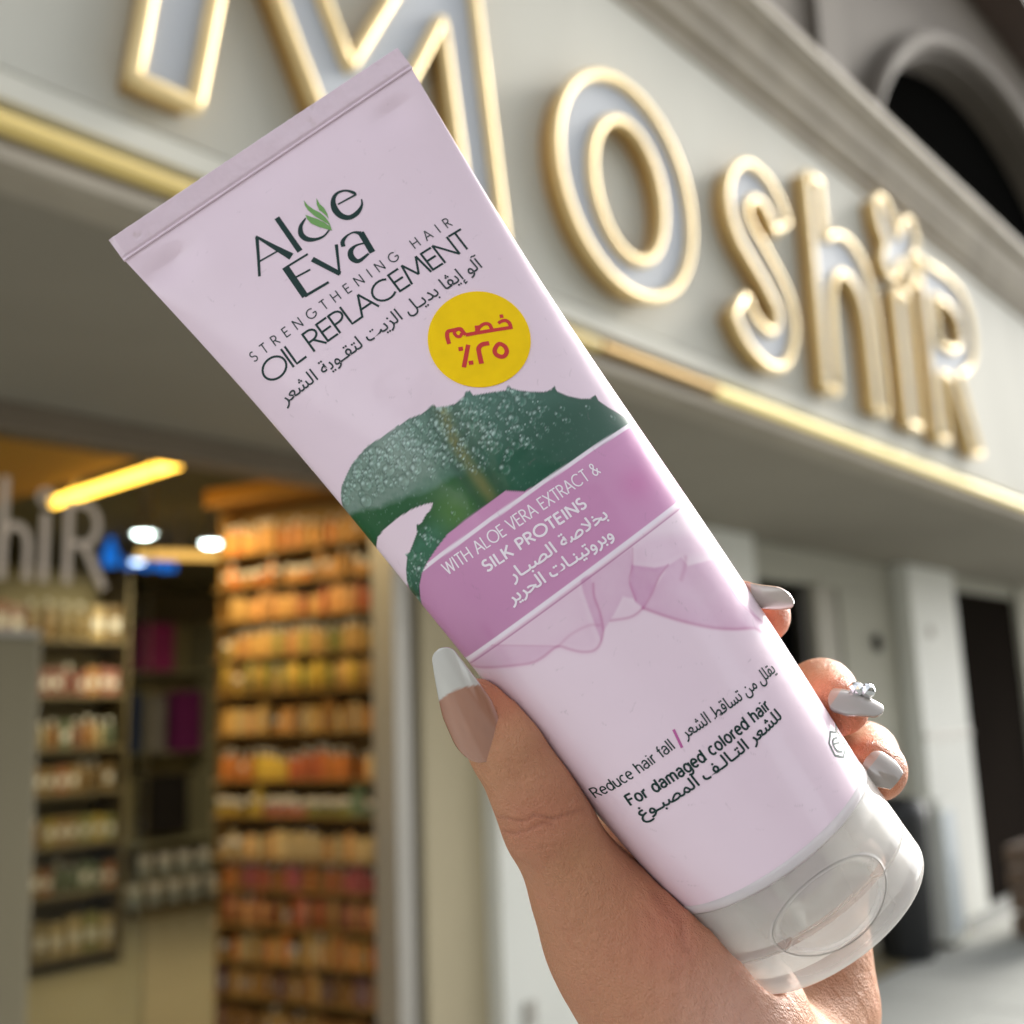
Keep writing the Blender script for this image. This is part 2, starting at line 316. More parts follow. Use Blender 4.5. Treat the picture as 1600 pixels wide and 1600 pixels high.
for (x, y, z, m, r, lb) in ((3.07, 5.22, 2.50, M_cool, 0.055, 'round white spotlight nearest the letters on the glass'), (3.53, 5.29, 2.50, M_cool, 0.055, 'round white spotlight beside the orange product wall'), (3.57, 6.14, 2.50, M_blu, 0.045, 'small bluish spotlight deepest in the shop')):
    s = empty('spotlight', (x, y, z)); tag(s, lb, 'spotlight', 'ceiling spotlights in the shop')
    lathe('housing', [(r * .5, 0.28), (r * .5, 0.06), (r * 1.2, 0.05), (r * 1.25, 0.0), (r * 1.1, 0.0)], M_alu, s)
    lathe('lens', [(0.0001, -0.012), (r * .6, -0.010), (r, 0.004)], m, s)
bs = empty('blue_sign', (5.0, 9.57, 3.0)); bs.location.z = 2.25; tag(bs, 'blue glowing sign with a bottle shaped emblem above the back shelves', 'sign')
bs.location = (3.85, 6.9, 2.60)
M_b = emis('blue_glow', (24, 104, 200), 0.42)
lathe('emblem', [(.0001, -.03), (.05, -.02), (.055, .08), (.025, .12), (.022, .17), (.0001, .175)], M_b, bs, 16).location.x = -.04
for k in range(6): box('glyph', 0.06 + k * 0.07, 0.115 + k * 0.07, -0.01, 0.01, -0.03 + 0.01 * (k % 2), 0.045, M_b, bs, 0.01)
def plamp(name, loc, e, c, size=0.3):
    l = bpy.data.lights.new(name, 'AREA'); l.energy = e; l.color = c; l.size = size; l.shape = 'DISK'
    o = bpy.data.objects.new(name, l); COL.objects.link(o); o.location = loc
plamp('amber_lamp_light', (2.30, 3.9, 2.44), 5, (1, .74, .36), .7); plamp('cool_lamp_light', (3.3, 5.2, 2.44), 6, (1, .9, .7), .3)
plamp('deep_fill_light', (4.0, 6.2, 2.6), 16, (1, .86, .58), .5); plamp('door_fill_light', (2.1, 3.4, 2.44), 2.8, (1, .78, .42), .5)  # warm fill added deep in the shop and by the door, no lamp there

# products ------------------------------------------------------------
M_prod = mat('product_plastic', (200, 200, 200), 0.4, objcol=True); M_cap = mat('product_cap', (205, 200, 190), 0.4); M_capd = mat('product_cap_dark', (60, 50, 45), 0.4)
def lathe_me(name, prof, n, mi_from, capm):
    v = []; f = []; mi = []
    for r, h in prof:
        for k in range(n): a = 2 * math.pi * k / n; v.append((r * math.cos(a), r * math.sin(a), h))
    for i in range(len(prof) - 1):
        for k in range(n): f.append((i * n + k, i * n + (k + 1) % n, (i + 1) * n + (k + 1) % n, (i + 1) * n + k)); mi.append(1 if i >= mi_from else 0)
    me = bpy.data.meshes.new(name); me.from_pydata(v, [], f); me.materials.append(M_prod); me.materials.append(capm)
    for p, q in zip(me.polygons, mi): p.material_index = q
    me.shade_smooth(); return me
def box_me(name, w, d, h):
    bm = bmesh.new(); box_bm(bm, -w / 2, w / 2, -d / 2, d / 2, 0, h, .003); box_bm(bm, -w / 2 + .006, w / 2 - .006, -d / 2 - .001, -d / 2 + .002, h * .3, h * .62, 0, 1)
    me = bpy.data.meshes.new(name); bm.to_mesh(me); bm.free(); me.materials.append(M_prod); me.materials.append(M_cap); return me
P_bottle = lathe_me('bottle', [(.0001, 0), (.0165, 0), (.0175, .004), (.0175, .062), (.014, .072), (.008, .076), (.008, .078), (.009, .078), (.009, .098), (.0001, .098)], 12, 6, M_cap)
P_bottled = lathe_me('bottle', [(.0001, 0), (.0165, 0), (.0175, .004), (.0175, .066), (.012, .076), (.008, .080), (.010, .080), (.010, .096), (.0001, .098)], 12, 5, M_capd)
P_jar = lathe_me('jar', [(.0001, 0), (.019, 0), (.020, .003), (.020, .034), (.021, .035), (.021, .054), (.0001, .055)], 14, 3, M_cap)
P_box = box_me('carton', .036, .03, .085)
P_tube = lathe_me('tube', [(.0001, 0), (.011, 0), (.012, .016), (.0155, .018), (.0165, .05), (.014, .09), (.012, .092)], 12, 99, M_cap)
def product(me, nm, x, y, z, rz, col, label, group, s=1.0, cat=None, sx=1.0, sz=1.0):
    o = bpy.data.objects.new(nm, me); COL.objects.link(o); o.location = (x, y, z); o.rotation_euler = (0, 0, rz); o.scale = (s * sx, s * sx, s * sz); o.color = L4(col)
    tag(o, label, cat or nm, group)
CN = [('amber', (206, 140, 66)), ('peach', (226, 156, 104)), ('tan', (205, 160, 100)), ('red', (188, 62, 48)), ('pink', (226, 112, 122)), ('yellow', (222, 190, 60)), ('green', (128, 150, 78)), ('teal', (66, 130, 138)), ('cream', (224, 204, 168)), ('orange', (226, 110, 46)), ('magenta', (170, 44, 96)), ('violet', (112, 70, 120)), ('brown', (120, 70, 36))]
CN = [(a, tuple(int(.58 * q + .42 * g) for q, g in zip(c, (200, 168, 92)))) for a, c in CN]
CD = dict(CN)
ORD = ['top', 'second', 'third', 'fourth', 'fifth', 'sixth', 'seventh', 'eighth', 'ninth', 'tenth', 'eleventh', 'twelfth', 'thirteenth', 'lowest']
# right hand product wall: its near end by the door post, running back and left
ang = math.radians(13); DX, DY = -math.sin(ang), math.cos(ang); NX, NY = -DY, DX   # normal faces left, into the aisle
SX, SY = 2.93, 3.13; SL = 0.93
sh = empty('product_wall', (SX, SY, 0)); tag(sh, 'tall warm lit shelving wall packed with bottles just inside the door', 'shelving')
sh.rotation_euler = (0, 0, math.pi / 2 + ang)      # local x runs along the wall, local y to the aisle side is +y
M_shelf = mat('shelf_board', (150, 122, 72), 0.6, var=.1); M_back = mat('shelf_back', (140, 112, 62), 0.7, var=.08); M_edge = mat('shelf_edge', (130, 104, 66), .5)
rows = [2.26, 2.12, 1.975, 1.82, 1.67, 1.505, 1.315, 1.175, 1.01, .89, .75, .615, .48, .33]
box('back_panel', -0.02, SL + .02, -0.19, -0.17, 0, 2.42, M_back, sh)
box('end_panel', -0.04, -0.021, -0.19, 0.02, 0, 2.42, mat('dark_side', (86, 76, 56), .6), sh); box('end_panel', SL + .021, SL + .028, -0.19, -0.05, 0, 2.42, mat('amber_side', (176, 136, 72), .6), sh)
box('plinth', -0.02, SL + .02, -0.16, 0.0, 0, .20, M_edge, sh); box('canopy', -0.04, SL + .04, -0.19, 0.04, 2.425, 2.50, mat('amber_canopy', (170, 126, 56), .5), sh)
for z in rows + [.21]: box('shelf', -0.02, SL + .02, -0.168, -.006, z - .057, z - .05, M_shelf, sh, .001)
pal = [['amber', 'orange', 'amber', 'brown'], ['amber', 'orange', 'peach', 'brown'], ['peach', 'tan', 'red', 'peach'], ['tan', 'peach', 'tan', 'green'], ['yellow', 'tan', 'green', 'yellow'], ['cream', 'tan', 'peach', 'brown'], ['red', 'yellow', 'orange', 'cream'], ['yellow', 'pink', 'green', 'teal'], ['cream', 'cream', 'peach', 'cream'], ['red', 'orange', 'magenta', 'brown'], ['brown', 'red', 'pink', 'peach'], ['tan', 'cream', 'tan', 'orange'], ['brown', 'tan', 'violet', 'brown'], ['brown', 'tan', 'brown', 'violet']]
pend = []
for ri, z in enumerate(rows):
    x = 0.02; kind = [(P_bottle, 'bottle'), (P_jar, 'jar'), (P_bottled, 'bottle'), (P_bottle, 'bottle'), (P_tube, 'tube'), (P_box, 'carton')][ri % 6 if ri < 12 else 5]
    while x < SL - .01:
        if ri == 7: cn = pal[7][min(3, int((1 - x / SL) * 4))]
        elif ri == 6: cn = ['cream', 'orange', 'red', 'yellow', 'orange'][int(x / SL * 4.99)]
        else: cn = random.choice(pal[ri])
        c = np.clip(np.array(CD[cn]) * random.uniform(.82, 1.08), 0, 255)
        me, nm = kind if random.random() > .12 else random.choice([(P_bottle, 'bottle'), (P_jar, 'jar'), (P_box, 'carton')])
        y = -0.035 + random.uniform(-.012, .006)
        wx = SX + x * DX - y * NX * -1; wy = SY + x * DY - y * NY * -1
        wx = SX + x * DX + y * NX; wy = SY + x * DY + y * NY
        pend.append((ri, cn, nm, me, wx, wy, z - .0495, random.uniform(-.4, .4) + ang, c, random.uniform(1.15, 1.42)))
        x += random.uniform(.031, .040) + (random.random() < .05) * .03

def ordl(k): return (['first'] + ORD[1:13] + ['fourteenth', 'fifteenth', 'sixteenth', 'seventeenth', 'eighteenth', 'nineteenth', 'twentieth', 'last'])[min(k, 20)]
seen = {}; tot = {}
for p in pend: tot[p[:3]] = tot.get(p[:3], 0) + 1
for ri, cn, nm, me, wx, wy, z, rz, c, s_ in pend:
    k = seen.get((ri, cn, nm), 0); seen[(ri, cn, nm)] = k + 1
    lb = ('%s %s %s from the door post, %s shelf of the product wall' % (ordl(k), cn, nm, ORD[ri])) if tot[(ri, cn, nm)] > 1 else ('only %s %s on the %s shelf of the product wall by the door' % (cn, nm, ORD[ri]))
    product(me, nm, wx, wy, z, rz, c, lb, '%s shelf goods of the product wall' % ORD[ri], s_, sx=.76, sz=random.uniform(.8, 1.05))

# left hand shelving deep in the shop
def rack(name, x, y, wdt, dep, shelves, top, label, m1, m2):
    r = empty(name, (x, y, 0)); tag(r, label, 'shelving')
    box('back_panel', 0, wdt, dep - .02, dep, 0, top, m1, r); box('side_panel', -.025, -.001, 0, dep, 0, top, m2, r); box('side_panel', wdt + .001, wdt + .025, 0, dep, 0, top, m2, r)
    for z in shelves: box('shelf', 0.001, wdt - .001, 0.005, dep - .021, z - .025, z, m2, r)
    return r
M_rk = mat('rack_grey', (150, 138, 100), .6); M_rkd = mat('rack_dark', (98, 86, 60), .6)
LS = [.10, .48, .78, 1.10, 1.38, 1.72, 2.08]
rack('shelving_rack', 2.95, 6.9, 1.0, .4, LS, 2.6, 'grey shelving rack with dark shelves at the left, deep in the shop', M_rk, M_rkd)
colsL = {.10: ['cream', 'cream', 'peach', 'green'], .48: ['teal', 'red', 'brown', 'pink'], .78: ['yellow', 'green', 'tan', 'peach'], 1.10: ['brown', 'red', 'brown'], 1.38: ['cream', 'teal', 'pink', 'orange'], 1.72: ['orange', 'brown', 'magenta'], 2.08: ['orange', 'red', 'brown', 'tan', 'green', 'pink']}
for zi, z in enumerate(LS):
    x = 3.0; rowp = []
    while x < 3.92:
        cn = random.choice(colsL[z]); big = 2.6 if z in (.10, 2.08) else 1.9
        me, nm = random.choice([(P_box, 'carton'), (P_bottle, 'bottle'), (P_box, 'carton')])
        rowp.append((me, nm, x, cn, (np.array(CD[cn]) * .55 + np.array((120, 112, 84)) * .35) * random.uniform(.8, 1.05), big * random.uniform(.9, 1.1))); x += .036 * big * random.uniform(1.05, 1.3)
    for q, (me, nm, x, cn, c, s_) in enumerate(rowp):
        same = [i for i, r_ in enumerate(rowp) if r_[1] == nm and r_[3] == cn]; lv = ORD[zi].replace('top', 'first')
        lb = ('%s %s %s from the left on the %s shelf up of the deep left rack' % (ordl(same.index(q)), cn, nm, lv)) if len(same) > 1 else ('only %s %s on the %s shelf up of the deep left rack' % (cn, nm, lv))
        product(me, nm, x, 6.98, z, random.uniform(-.2, .2), c, lb, 'goods on the %s shelf of the deep left rack' % lv, s_)
rk2 = rack('gondola', 4.86, 8.5, .85, .4, [.08, .55, 1.28, 1.96], 2.4, 'pale gondola with open bays at the far end of the aisle', M_rk, mat('rack_pale', (150, 146, 118), .6))
def carton(x, y, z, wx, wy, wz, c, label, nm='display_box', cat='box'):
    r = empty(nm, (x, y, z)); tag(r, label, cat)
    box('body', 0, wx, 0, wy, 0, wz, mat('box_print', c, .5, var=.15, vscale=8), r, .006)
    box('lid_flap', .004, wx - .004, -.004, .05, wz + .001, wz + .012, mat('box_flap', tuple(int(q * .7) for q in c), .5), r, .002)
carton(4.98, 8.45, 1.96, .30, .25, .40, (150, 44, 104), 'tall purple display box standing on the upper shelf of the gondola')
carton(5.30, 8.45, 1.28, .26, .25, .50, (104, 26, 90), 'dark violet display box on the middle shelf at the right of the gondola')
carton(4.92, 8.45, 1.28, .05, .25, .50, (40, 60, 104), 'narrow blue box at the left end of the gondola middle shelf')
carton(5.02, 8.45, 1.28, .20, .25, .46, (120, 116, 112), 'light grey box on the middle shelf of the gondola')
carton(5.12, 8.45, .62, .32, .25, .46, (26, 22, 24), 'black box on the lower shelf of the gondola')
for k in range(9):
    product(P_jar, 'jar', 4.90 + k * .09, 8.35, .30 if k % 2 else .08, 0, (170, 176, 172), ('%s white jar from the left in the %s row at the foot of the gondola' % (ordl(k // 2), 'upper' if k % 2 else 'lower')), 'white jars at the foot of the gondola', 3.0)
heap = empty('pedestal', (4.84, 8.25, 0)); tag(heap, 'low grey plinth under the white jars at the end of the aisle', 'plinth')
box('plinth_top', 0, .9, 0, .22, .05, .075, M_rkd, heap); box('plinth_foot', .02, .88, .02, .2, 0, .049, M_rkd, heap)

# glass pane of the shop window with the frosted shop lettering
Mg = bpy.data.materials.new('window_glass'); Mg.use_nodes = True; n = Mg.node_tree; n.nodes.clear()
ou = n.nodes.new('ShaderNodeOutputMaterial'); tr = n.nodes.new('ShaderNodeBsdfTransparent'); gl = n.nodes.new('ShaderNodeBsdfGlossy'); fr = n.nodes.new('ShaderNodeFresnel'); mx = n.nodes.new('ShaderNodeMixShader')
tr.inputs[0].default_value = (.93, .95, .93, 1); gl.inputs['Roughness'].default_value = .02; fr.inputs[0].default_value = 1.2
n.links.new(fr.outputs[0], mx.inputs[0]); n.links.new(tr.outputs[0], mx.inputs[1]); n.links.new(gl.outputs[0], mx.inputs[2]); n.links.new(mx.outputs[0], ou.inputs[0])
gp = empty('glass_pane', (0, YF, 0)); tag(gp, 'clear fixed shop window pane at left with frosted letters', 'window')
box('pane', 0.4, 1.82, .04, .05, .06, 2.33, Mg, gp, 0); box('bottom_rail', 0.4, 1.82, .03, .06, 0.0, .055, M_alu, gp)
Mf = bpy.data.materials.new('frosted_film'); Mf.use_nodes = True; n = Mf.node_tree; b = n.nodes['Principled BSDF']; b.inputs['Base Color'].default_value = L4((238, 222, 206)); b.inputs['Alpha'].default_value = .8; b.inputs['Roughness'].default_value = .6
def ribbon2(pts, w, closed=False):
    v = []; f = []
    for i, p in enumerate(pts):
        a = np.array(pts[max(i - 1, 0)]); b2 = np.array(pts[min(i + 1, len(pts) - 1)]); t = (b2 - a) / max(np.linalg.norm(b2 - a), 1e-9); nn = np.array([-t[1], t[0]]) * w / 2
        v += [(p[0] + nn[0], p[1] + nn[1]), (p[0] - nn[0], p[1] - nn[1])]
    for i in range(len(pts) - 1): f.append((2 * i, 2 * i + 2, 2 * i + 3, 2 * i + 1))
    return v, f
def film(name, strokes, x, z):
    V = []; F = []
    for si, (s, wd) in enumerate(strokes):
        v, f = ribbon2(s, wd); o = len(V); V += [(x + a, .0385 - si * .0006, z + c) for a, c in v]; F += [tuple(o + q for q in g) for g in f]
    pyd(name, V, F, Mf, gp)
arcp = lambda cx, cy, rx, ry, a0, a1, n=12: [(cx + rx * math.cos(math.radians(a)), cy + ry * math.sin(math.radians(a))) for a in np.linspace(a0, a1, n)]
film('window_letter', [([(0, 0), (0, .25)], .024), ([(0.012, .238)] + arcp(.045, .178, .045, .060, 90, -90) + [(.012, .118)], .022), ([(.05, .112), (.115, -.01)], .024)], 1.545, 1.915)
film('window_letter', [([(0, 0), (0, .20)], .024), (arcp(0, .245, .02, .02, 0, 360, 14), .016)], 1.475, 1.915)
film('window_letter', [([(0, 0), (0, .29)], .024), (arcp(.035, .10, .037, .055, 180, 0) + [(.072, 0)], .022)], 1.355, 1.915)
# security gate pedestal
sg = empty('security_gate', (1.36, 2.86, 0)); tag(sg, 'beige upright security pedestal beside the entrance at far left', 'security gate')
box('pedestal', -.30, .022, -.025, .025, .05, 1.74, mat('pedestal_beige', (118, 110, 86), .6, var=.06), sg, .012); box('foot', -.32, .075, -.07, .07, 0, .049, M_rkd, sg, .01); box('top_cap', -.295, .018, -.022, .022, 1.742, 1.76, M_alu, sg, .004)

# things on the pavement at the right
bn = empty('litter_bin', (6.64, 2.77, 0)); tag(bn, 'black waste bin standing in front of the white pillar', 'bin')
lathe('bin_body', [(.0001, 0), (.15, 0), (.155, .02), (.18, .78), (.185, .80), (.165, .80), (.15, .76), (.0001, .74)], mat('bin_plastic', (24, 26, 28), .5), bn, 28)
lathe('bin_lid', [(.187, .803), (.188, .84), (.15, .90), (.05, .925), (.0001, .926)], mat('bin_lid_plastic', (32, 34, 36), .45), bn, 28)
ub = empty('utility_box', (7.08, 2.72, 0)); tag(ub, 'white painted meter box on the ground at the foot of the pillar', 'meter box')
box('case', -.12, .12, -.1, .1, .03, .86, M_wallw, ub, .01); box('door', -.10, .10, -.112, -.101, .08, .80, mat('meter_door', (200, 208, 212), .5), ub, .004); box('foot', -.10, .10, -.08, .08, 0, .029, M_rkd, ub)
for i, (x, y, c, lb) in enumerate(((7.75, 2.25, (96, 78, 62), 'brown wooden crate on the pavement right of the pillar'), (8.25, 2.05, (128, 112, 92), 'pale wooden crate at the right edge of the pavement'))):
    r = empty('crate', (x, y, 0)); tag(r, lb, 'crate'); m = mat('crate_wood', c, .8, var=.2, vscale=8)
    for k in range(4): box('slat', -.24, .24, -.18, -.162, .02 + k * .14, .13 + k * .14, m, r); box('slat', -.24, .24, .162, .18, .02 + k * .14, .13 + k * .14, m, r); box('slat', -.258, -.241, -.18, .18, .02 + k * .14, .13 + k * .14, m, r); box('slat', .241, .258, -.18, .18, .02 + k * .14, .13 + k * .14, m, r)
    box('base', -.239, .239, -.161, .161, .0, .019, m, r)
# ------------------------------------------------------------------ the cream tube (local frame: x across, y towards the crimp, z out of the printed face; mm)
import json
D = json.loads('''{"logo":[["line",[[-12.53,-13.48,0.79],[-14.78,-17.39,0.68],[-17.27,-21.52,0.61]]],["line",[[-12.61,-13.22,0.5],[-10.87,-17.65,1.08],[-9.05,-22.03,1.66]]],["line",[[-15.22,-18.62,0.4],[-10.89,-19.07,0.4]]],["line",[[-6.44,-12.41,1.22],[-6.83,-22.12,1.3]]],["curve",[[-1.35,-16.35,0.29],[-3.35,-17.33,0.86],[-4.35,-18.99,1.22],[-3.96,-20.74,1.15],[-2.44,-21.96,0.72],[-0.58,-22.38,0.47],[1.4,-21.82,0.36]]],["curve",[[11.14,-20.1,0.29],[10.27,-21.4,0.58],[8.4,-22.28,1.08],[6.37,-22.11,1.15],[5.16,-20.61,1.37],[5.04,-18.41,1.44],[6.0,-16.45,1.01],[7.65,-15.64,0.65],[9.48,-16.24,0.5],[10.61,-17.74,0.72],[10.83,-18.54,0.22]]],["line",[[6.2,-17.98,0.36],[10.82,-18.44,0.47]]],["line",[[-11.52,-23.16,1.58],[-11.88,-31.54,1.51]]],["line",[[-11.34,-23.39,0.5],[-5.85,-23.75,0.5]]],["line",[[-11.18,-26.6,0.43],[-7.47,-27.11,0.43]]],["line",[[-11.96,-31.47,0.65],[-5.94,-32.02,0.58]]],["line",[[-5.75,-25.35,1.22],[-2.86,-31.95,1.08]]],["line",[[0.43,-25.71,0.72],[-3.03,-32.0,0.5]]],["curve",[[1.36,-27.09,0.94],[1.95,-26.0,0.94],[3.44,-25.45,0.5],[5.11,-25.65,0.43],[6.22,-26.83,1.08]]],["line",[[6.35,-26.64,1.37],[5.68,-32.08,1.37]]],["curve",[[5.79,-29.29,0.36],[3.73,-28.55,0.5],[2.04,-28.95,1.15],[1.36,-30.43,1.37],[2.1,-31.94,0.94],[4.88,-31.81,0.5]]]],"blades":[[[0.7,-12.63],[0.75,-14.15],[1.2,-15.71],[1.89,-17.22],[2.22,-18.94],[2.15,-20.6],[1.68,-22.03],[1.76,-20.54],[1.14,-18.94],[0.46,-17.1],[0.1,-15.11],[0.19,-13.71]],[[3.25,-13.85],[3.04,-15.41],[3.25,-16.8],[3.05,-18.36],[2.56,-19.69],[2.58,-18.73],[2.36,-17.48],[2.08,-16.63],[2.42,-15.18]],[[-1.0,-15.64],[-0.36,-16.72],[0.59,-18.18],[1.37,-19.85],[1.75,-21.5],[1.58,-22.43],[0.78,-21.34],[-0.32,-19.81],[-1.15,-18.2],[-1.25,-16.77]]],"leaf":[[-32.71,-76.66],[-32.98,-75.25],[-32.1,-72.99],[-31.13,-71.41],[-29.77,-70.04],[-27.2,-68.77],[-25.19,-67.84],[-22.64,-67.31],[-20.19,-66.89],[-16.67,-67.3],[-13.42,-67.45],[-12.76,-67.23],[-12.28,-67.61],[-9.8,-67.65],[-7.05,-68.46],[-4.14,-68.19],[-3.82,-69.18],[-2.06,-70.21],[-0.44,-70.86],[2.15,-70.73],[3.0,-70.03],[3.99,-70.51],[3.81,-71.61],[5.79,-72.62],[8.25,-73.84],[10.06,-74.83],[11.17,-74.2],[11.27,-75.03],[12.51,-76.66],[14.34,-78.2],[16.57,-79.81],[18.2,-80.24],[19.38,-79.92],[18.99,-81.21],[20.35,-83.42],[22.36,-85.44],[24.21,-86.57],[25.82,-86.36],[25.55,-87.92],[26.45,-90.18],[28.34,-92.68],[30.22,-94.37],[30.85,-95.88],[21.89,-95.54],[9.32,-94.7],[-0.02,-93.8],[-3.02,-92.31],[-8.27,-92.21],[-13.54,-92.16],[-17.72,-92.27],[-21.32,-93.23],[-24.67,-94.37],[-26.8,-95.41],[-28.82,-97.17],[-30.09,-99.1],[-31.36,-101.56],[-31.52,-99.3],[-31.07,-96.32],[-30.4,-94.61],[-29.12,-92.71],[-27.38,-90.84],[-27.41,-90.13],[-26.34,-90.32],[-24.82,-89.43],[-22.76,-88.12],[-21.86,-86.72],[-20.93,-87.12],[-19.17,-86.31],[-17.46,-85.96],[-16.45,-85.14],[-17.8,-84.43],[-20.51,-83.57],[-24.36,-83.04],[-27.9,-83.14],[-30.01,-83.5],[-32.2,-84.75]],"pinkcorner":[[-1.85,-92.94],[-8.27,-92.21],[-13.54,-92.16],[-17.72,-92.27],[-21.32,-93.23],[-24.67,-94.37],[-22.22,-95.03],[-2.92,-94.37]],"vein":[[-2.97,-69.17],[-4.92,-76.42],[-5.71,-83.14],[-6.08,-89.24],[-6.3,-92.87]],"silk":[[0.2,[[-30.04,-116.68],[-1.77,-115.8],[-4.71,-123.29],[-6.23,-128.18],[-8.46,-128.99],[-10.33,-127.9],[-11.81,-126.27],[-13.16,-124.46],[-14.47,-124.05],[-17.26,-124.21],[-19.67,-123.85],[-22.82,-122.26],[-26.65,-120.03],[-29.19,-118.2]]],[0.22,[[-30.18,-116.87],[-24.35,-116.01],[-18.7,-120.24],[-13.51,-124.2],[-17.26,-124.21],[-19.67,-123.85],[-22.82,-122.26],[-26.65,-120.03],[-29.19,-118.2]]],[0.45,[[-1.77,-115.8],[0.42,-116.58],[-0.86,-118.97],[-1.93,-120.95],[-3.04,-123.98],[-4.12,-126.47],[-5.99,-128.36],[-5.27,-125.62],[-4.0,-121.62],[-3.0,-118.5]]],[0.34,[[0.42,-116.58],[10.36,-117.12],[8.35,-120.17],[5.89,-122.29],[4.56,-125.74],[2.91,-123.87],[-0.3,-125.46],[-2.26,-126.2],[-4.65,-127.17],[-3.31,-124.33],[-1.93,-120.95]]],[0.1,[[2.91,-123.87],[4.71,-128.06],[2.35,-128.52],[-2.03,-126.26]]],[0.55,[[8.38,-119.92],[11.93,-123.21],[14.73,-124.49],[11.45,-125.23],[8.32,-126.84],[4.76,-128.21],[4.22,-126.16],[5.61,-122.64]]],[0.2,[[10.66,-117.34],[14.51,-117.24],[21.31,-121.36],[30.48,-125.84],[26.71,-130.04],[18.08,-124.87],[14.62,-124.41],[12.02,-123.11],[8.49,-120.0]]],[0.36,[[4.76,-128.21],[8.32,-126.84],[14.53,-124.51],[18.08,-124.87],[18.04,-127.11],[26.28,-130.36],[23.25,-136.71],[24.18,-142.79],[25.12,-147.59],[24.83,-148.7],[22.85,-147.62],[21.55,-145.7],[17.55,-142.92],[13.81,-139.72],[10.0,-135.53],[7.17,-131.8]]]],"silkline":[[0.55,0.35,[[4.76,-128.21],[7.17,-131.8],[10.0,-135.53],[13.81,-139.72],[17.58,-142.89],[21.62,-145.64],[22.67,-147.38],[24.52,-148.58]]],[0.5,0.28,[[-2.03,-126.26],[1.15,-127.9],[3.12,-128.26],[4.74,-128.09]]],[0.5,0.28,[[-30.18,-116.87],[-29.19,-118.2],[-26.65,-120.03],[-22.82,-122.26],[-19.67,-123.85],[-17.26,-124.21],[-14.47,-124.05],[-13.16,-124.46],[-11.81,-126.27],[-10.33,-127.9],[-8.46,-128.99],[-6.63,-128.71],[-4.38,-126.82],[-2.77,-123.63],[-1.77,-120.52],[-0.32,-118.27]]],[0.35,0.15,[[-24.35,-116.01],[-18.7,-120.24],[-13.51,-124.2]]],[0.3,0.3,[[-13.51,-124.2],[-9.98,-123.79],[-6.13,-124.44],[-4.38,-125.73]]],[0.45,0.12,[[29.53,-126.33],[26.71,-130.04],[25.07,-132.48],[23.06,-136.87],[23.05,-141.41],[25.21,-147.54]]],[0.4,0.25,[[14.62,-124.41],[11.45,-125.23],[8.32,-126.84],[4.76,-128.21]]],[0.35,0.25,[[10.66,-117.34],[8.35,-120.17],[5.89,-122.29],[4.6,-126.05]]],[0.3,0.5,[[18.9,-125.44],[17.12,-127.03],[14.99,-128.33]]]],"stick":[["curve",[[17.93,-61.62,0.68],[18.89,-61.65,0.78],[19.74,-62.08,0.81],[19.95,-62.97,0.84],[19.65,-63.9,0.81]]],["line",[[19.97,-64.11,0.78],[10.61,-59.78,0.84]]],["curve",[[12.96,-60.63,0.97],[14.05,-60.07,0.81],[15.42,-60.05,0.78],[16.18,-60.84,0.81],[15.88,-62.16,0.78]]],["line",[[13.79,-59.38,0.84],[13.03,-60.79,0.97]]],["curve",[[10.61,-59.78,0.78],[10.55,-58.82,0.84],[10.49,-58.12,0.94],[9.89,-57.62,0.81],[8.98,-57.57,0.71]]],["curve",[[10.17,-58.95,0.71],[9.48,-59.37,0.71],[8.92,-58.96,0.71],[8.87,-58.11,0.71],[9.27,-57.69,0.75],[10.02,-57.71,0.75]]],["curve",[[10.02,-57.71,0.78],[9.0,-57.28,0.81],[7.99,-56.96,0.87],[7.25,-57.64,0.87],[6.53,-59.36,0.87]]],["line",[[19.16,-60.51,0.84],[19.88,-60.86,0.84]]],["line",[[9.71,-61.92,0.94],[5.93,-65.51,0.97]]],["line",[[7.43,-61.51,0.91],[8.28,-61.97,0.91]]],["line",[[7.33,-65.33,0.91],[8.21,-65.8,0.91]]],["curve",[[13.57,-64.22,0.97],[12.19,-63.62,1.0],[11.07,-63.88,1.04],[10.39,-65.01,1.0],[9.45,-67.06,1.07]]],["loop",[[15.18,-65.55,0.91],[15.85,-66.72,0.94],[15.53,-67.92,0.97],[14.55,-68.45,0.94],[13.72,-68.14,0.97],[13.23,-67.13,0.97],[13.65,-66.11,0.97]]]],"icon":[["line",[[21.58,-171.82,0.31],[19.26,-172.82,0.31],[18.57,-175.25,0.31],[20.07,-177.1,0.31],[22.47,-176.76,0.31]]],["line",[[21.49,-171.87,0.27],[22.9,-173.45,0.27]]],["line",[[24.98,-173.39,0.48],[22.9,-173.18,0.48]]],["curve",[[22.32,-174.07,0.31],[20.84,-173.28,0.31],[19.94,-173.81,0.31],[19.79,-175.2,0.31],[20.89,-176.4,0.31]]],["line",[[20.07,-173.73,0.27],[21.78,-174.93,0.27]]],["line",[[23.3,-173.64,0.27],[23.14,-175.07,0.27],[23.34,-176.46,0.27],[22.93,-177.62,0.27]]],["line",[[22.46,-175.77,0.24],[24.19,-177.99,0.24]]]]}''')
TL, TR, TW = 182.9, 25.0, 39.27
ROT = Matrix(((0.54012, -0.43817, -0.71853), (-0.62297, 0.36587, -0.69141), (0.56584, 0.82106, -0.07535)))
TM = Matrix.Translation((0.139508, 0.187957, 1.623711)) @ ROT.to_4x4()
tube = empty('hair_cream_tube'); tube.matrix_world = TM; tag(tube, 'pale pink plastic cream tube with aloe leaf print, yellow sticker and frosted cap', 'cosmetic tube')
MM = 0.001
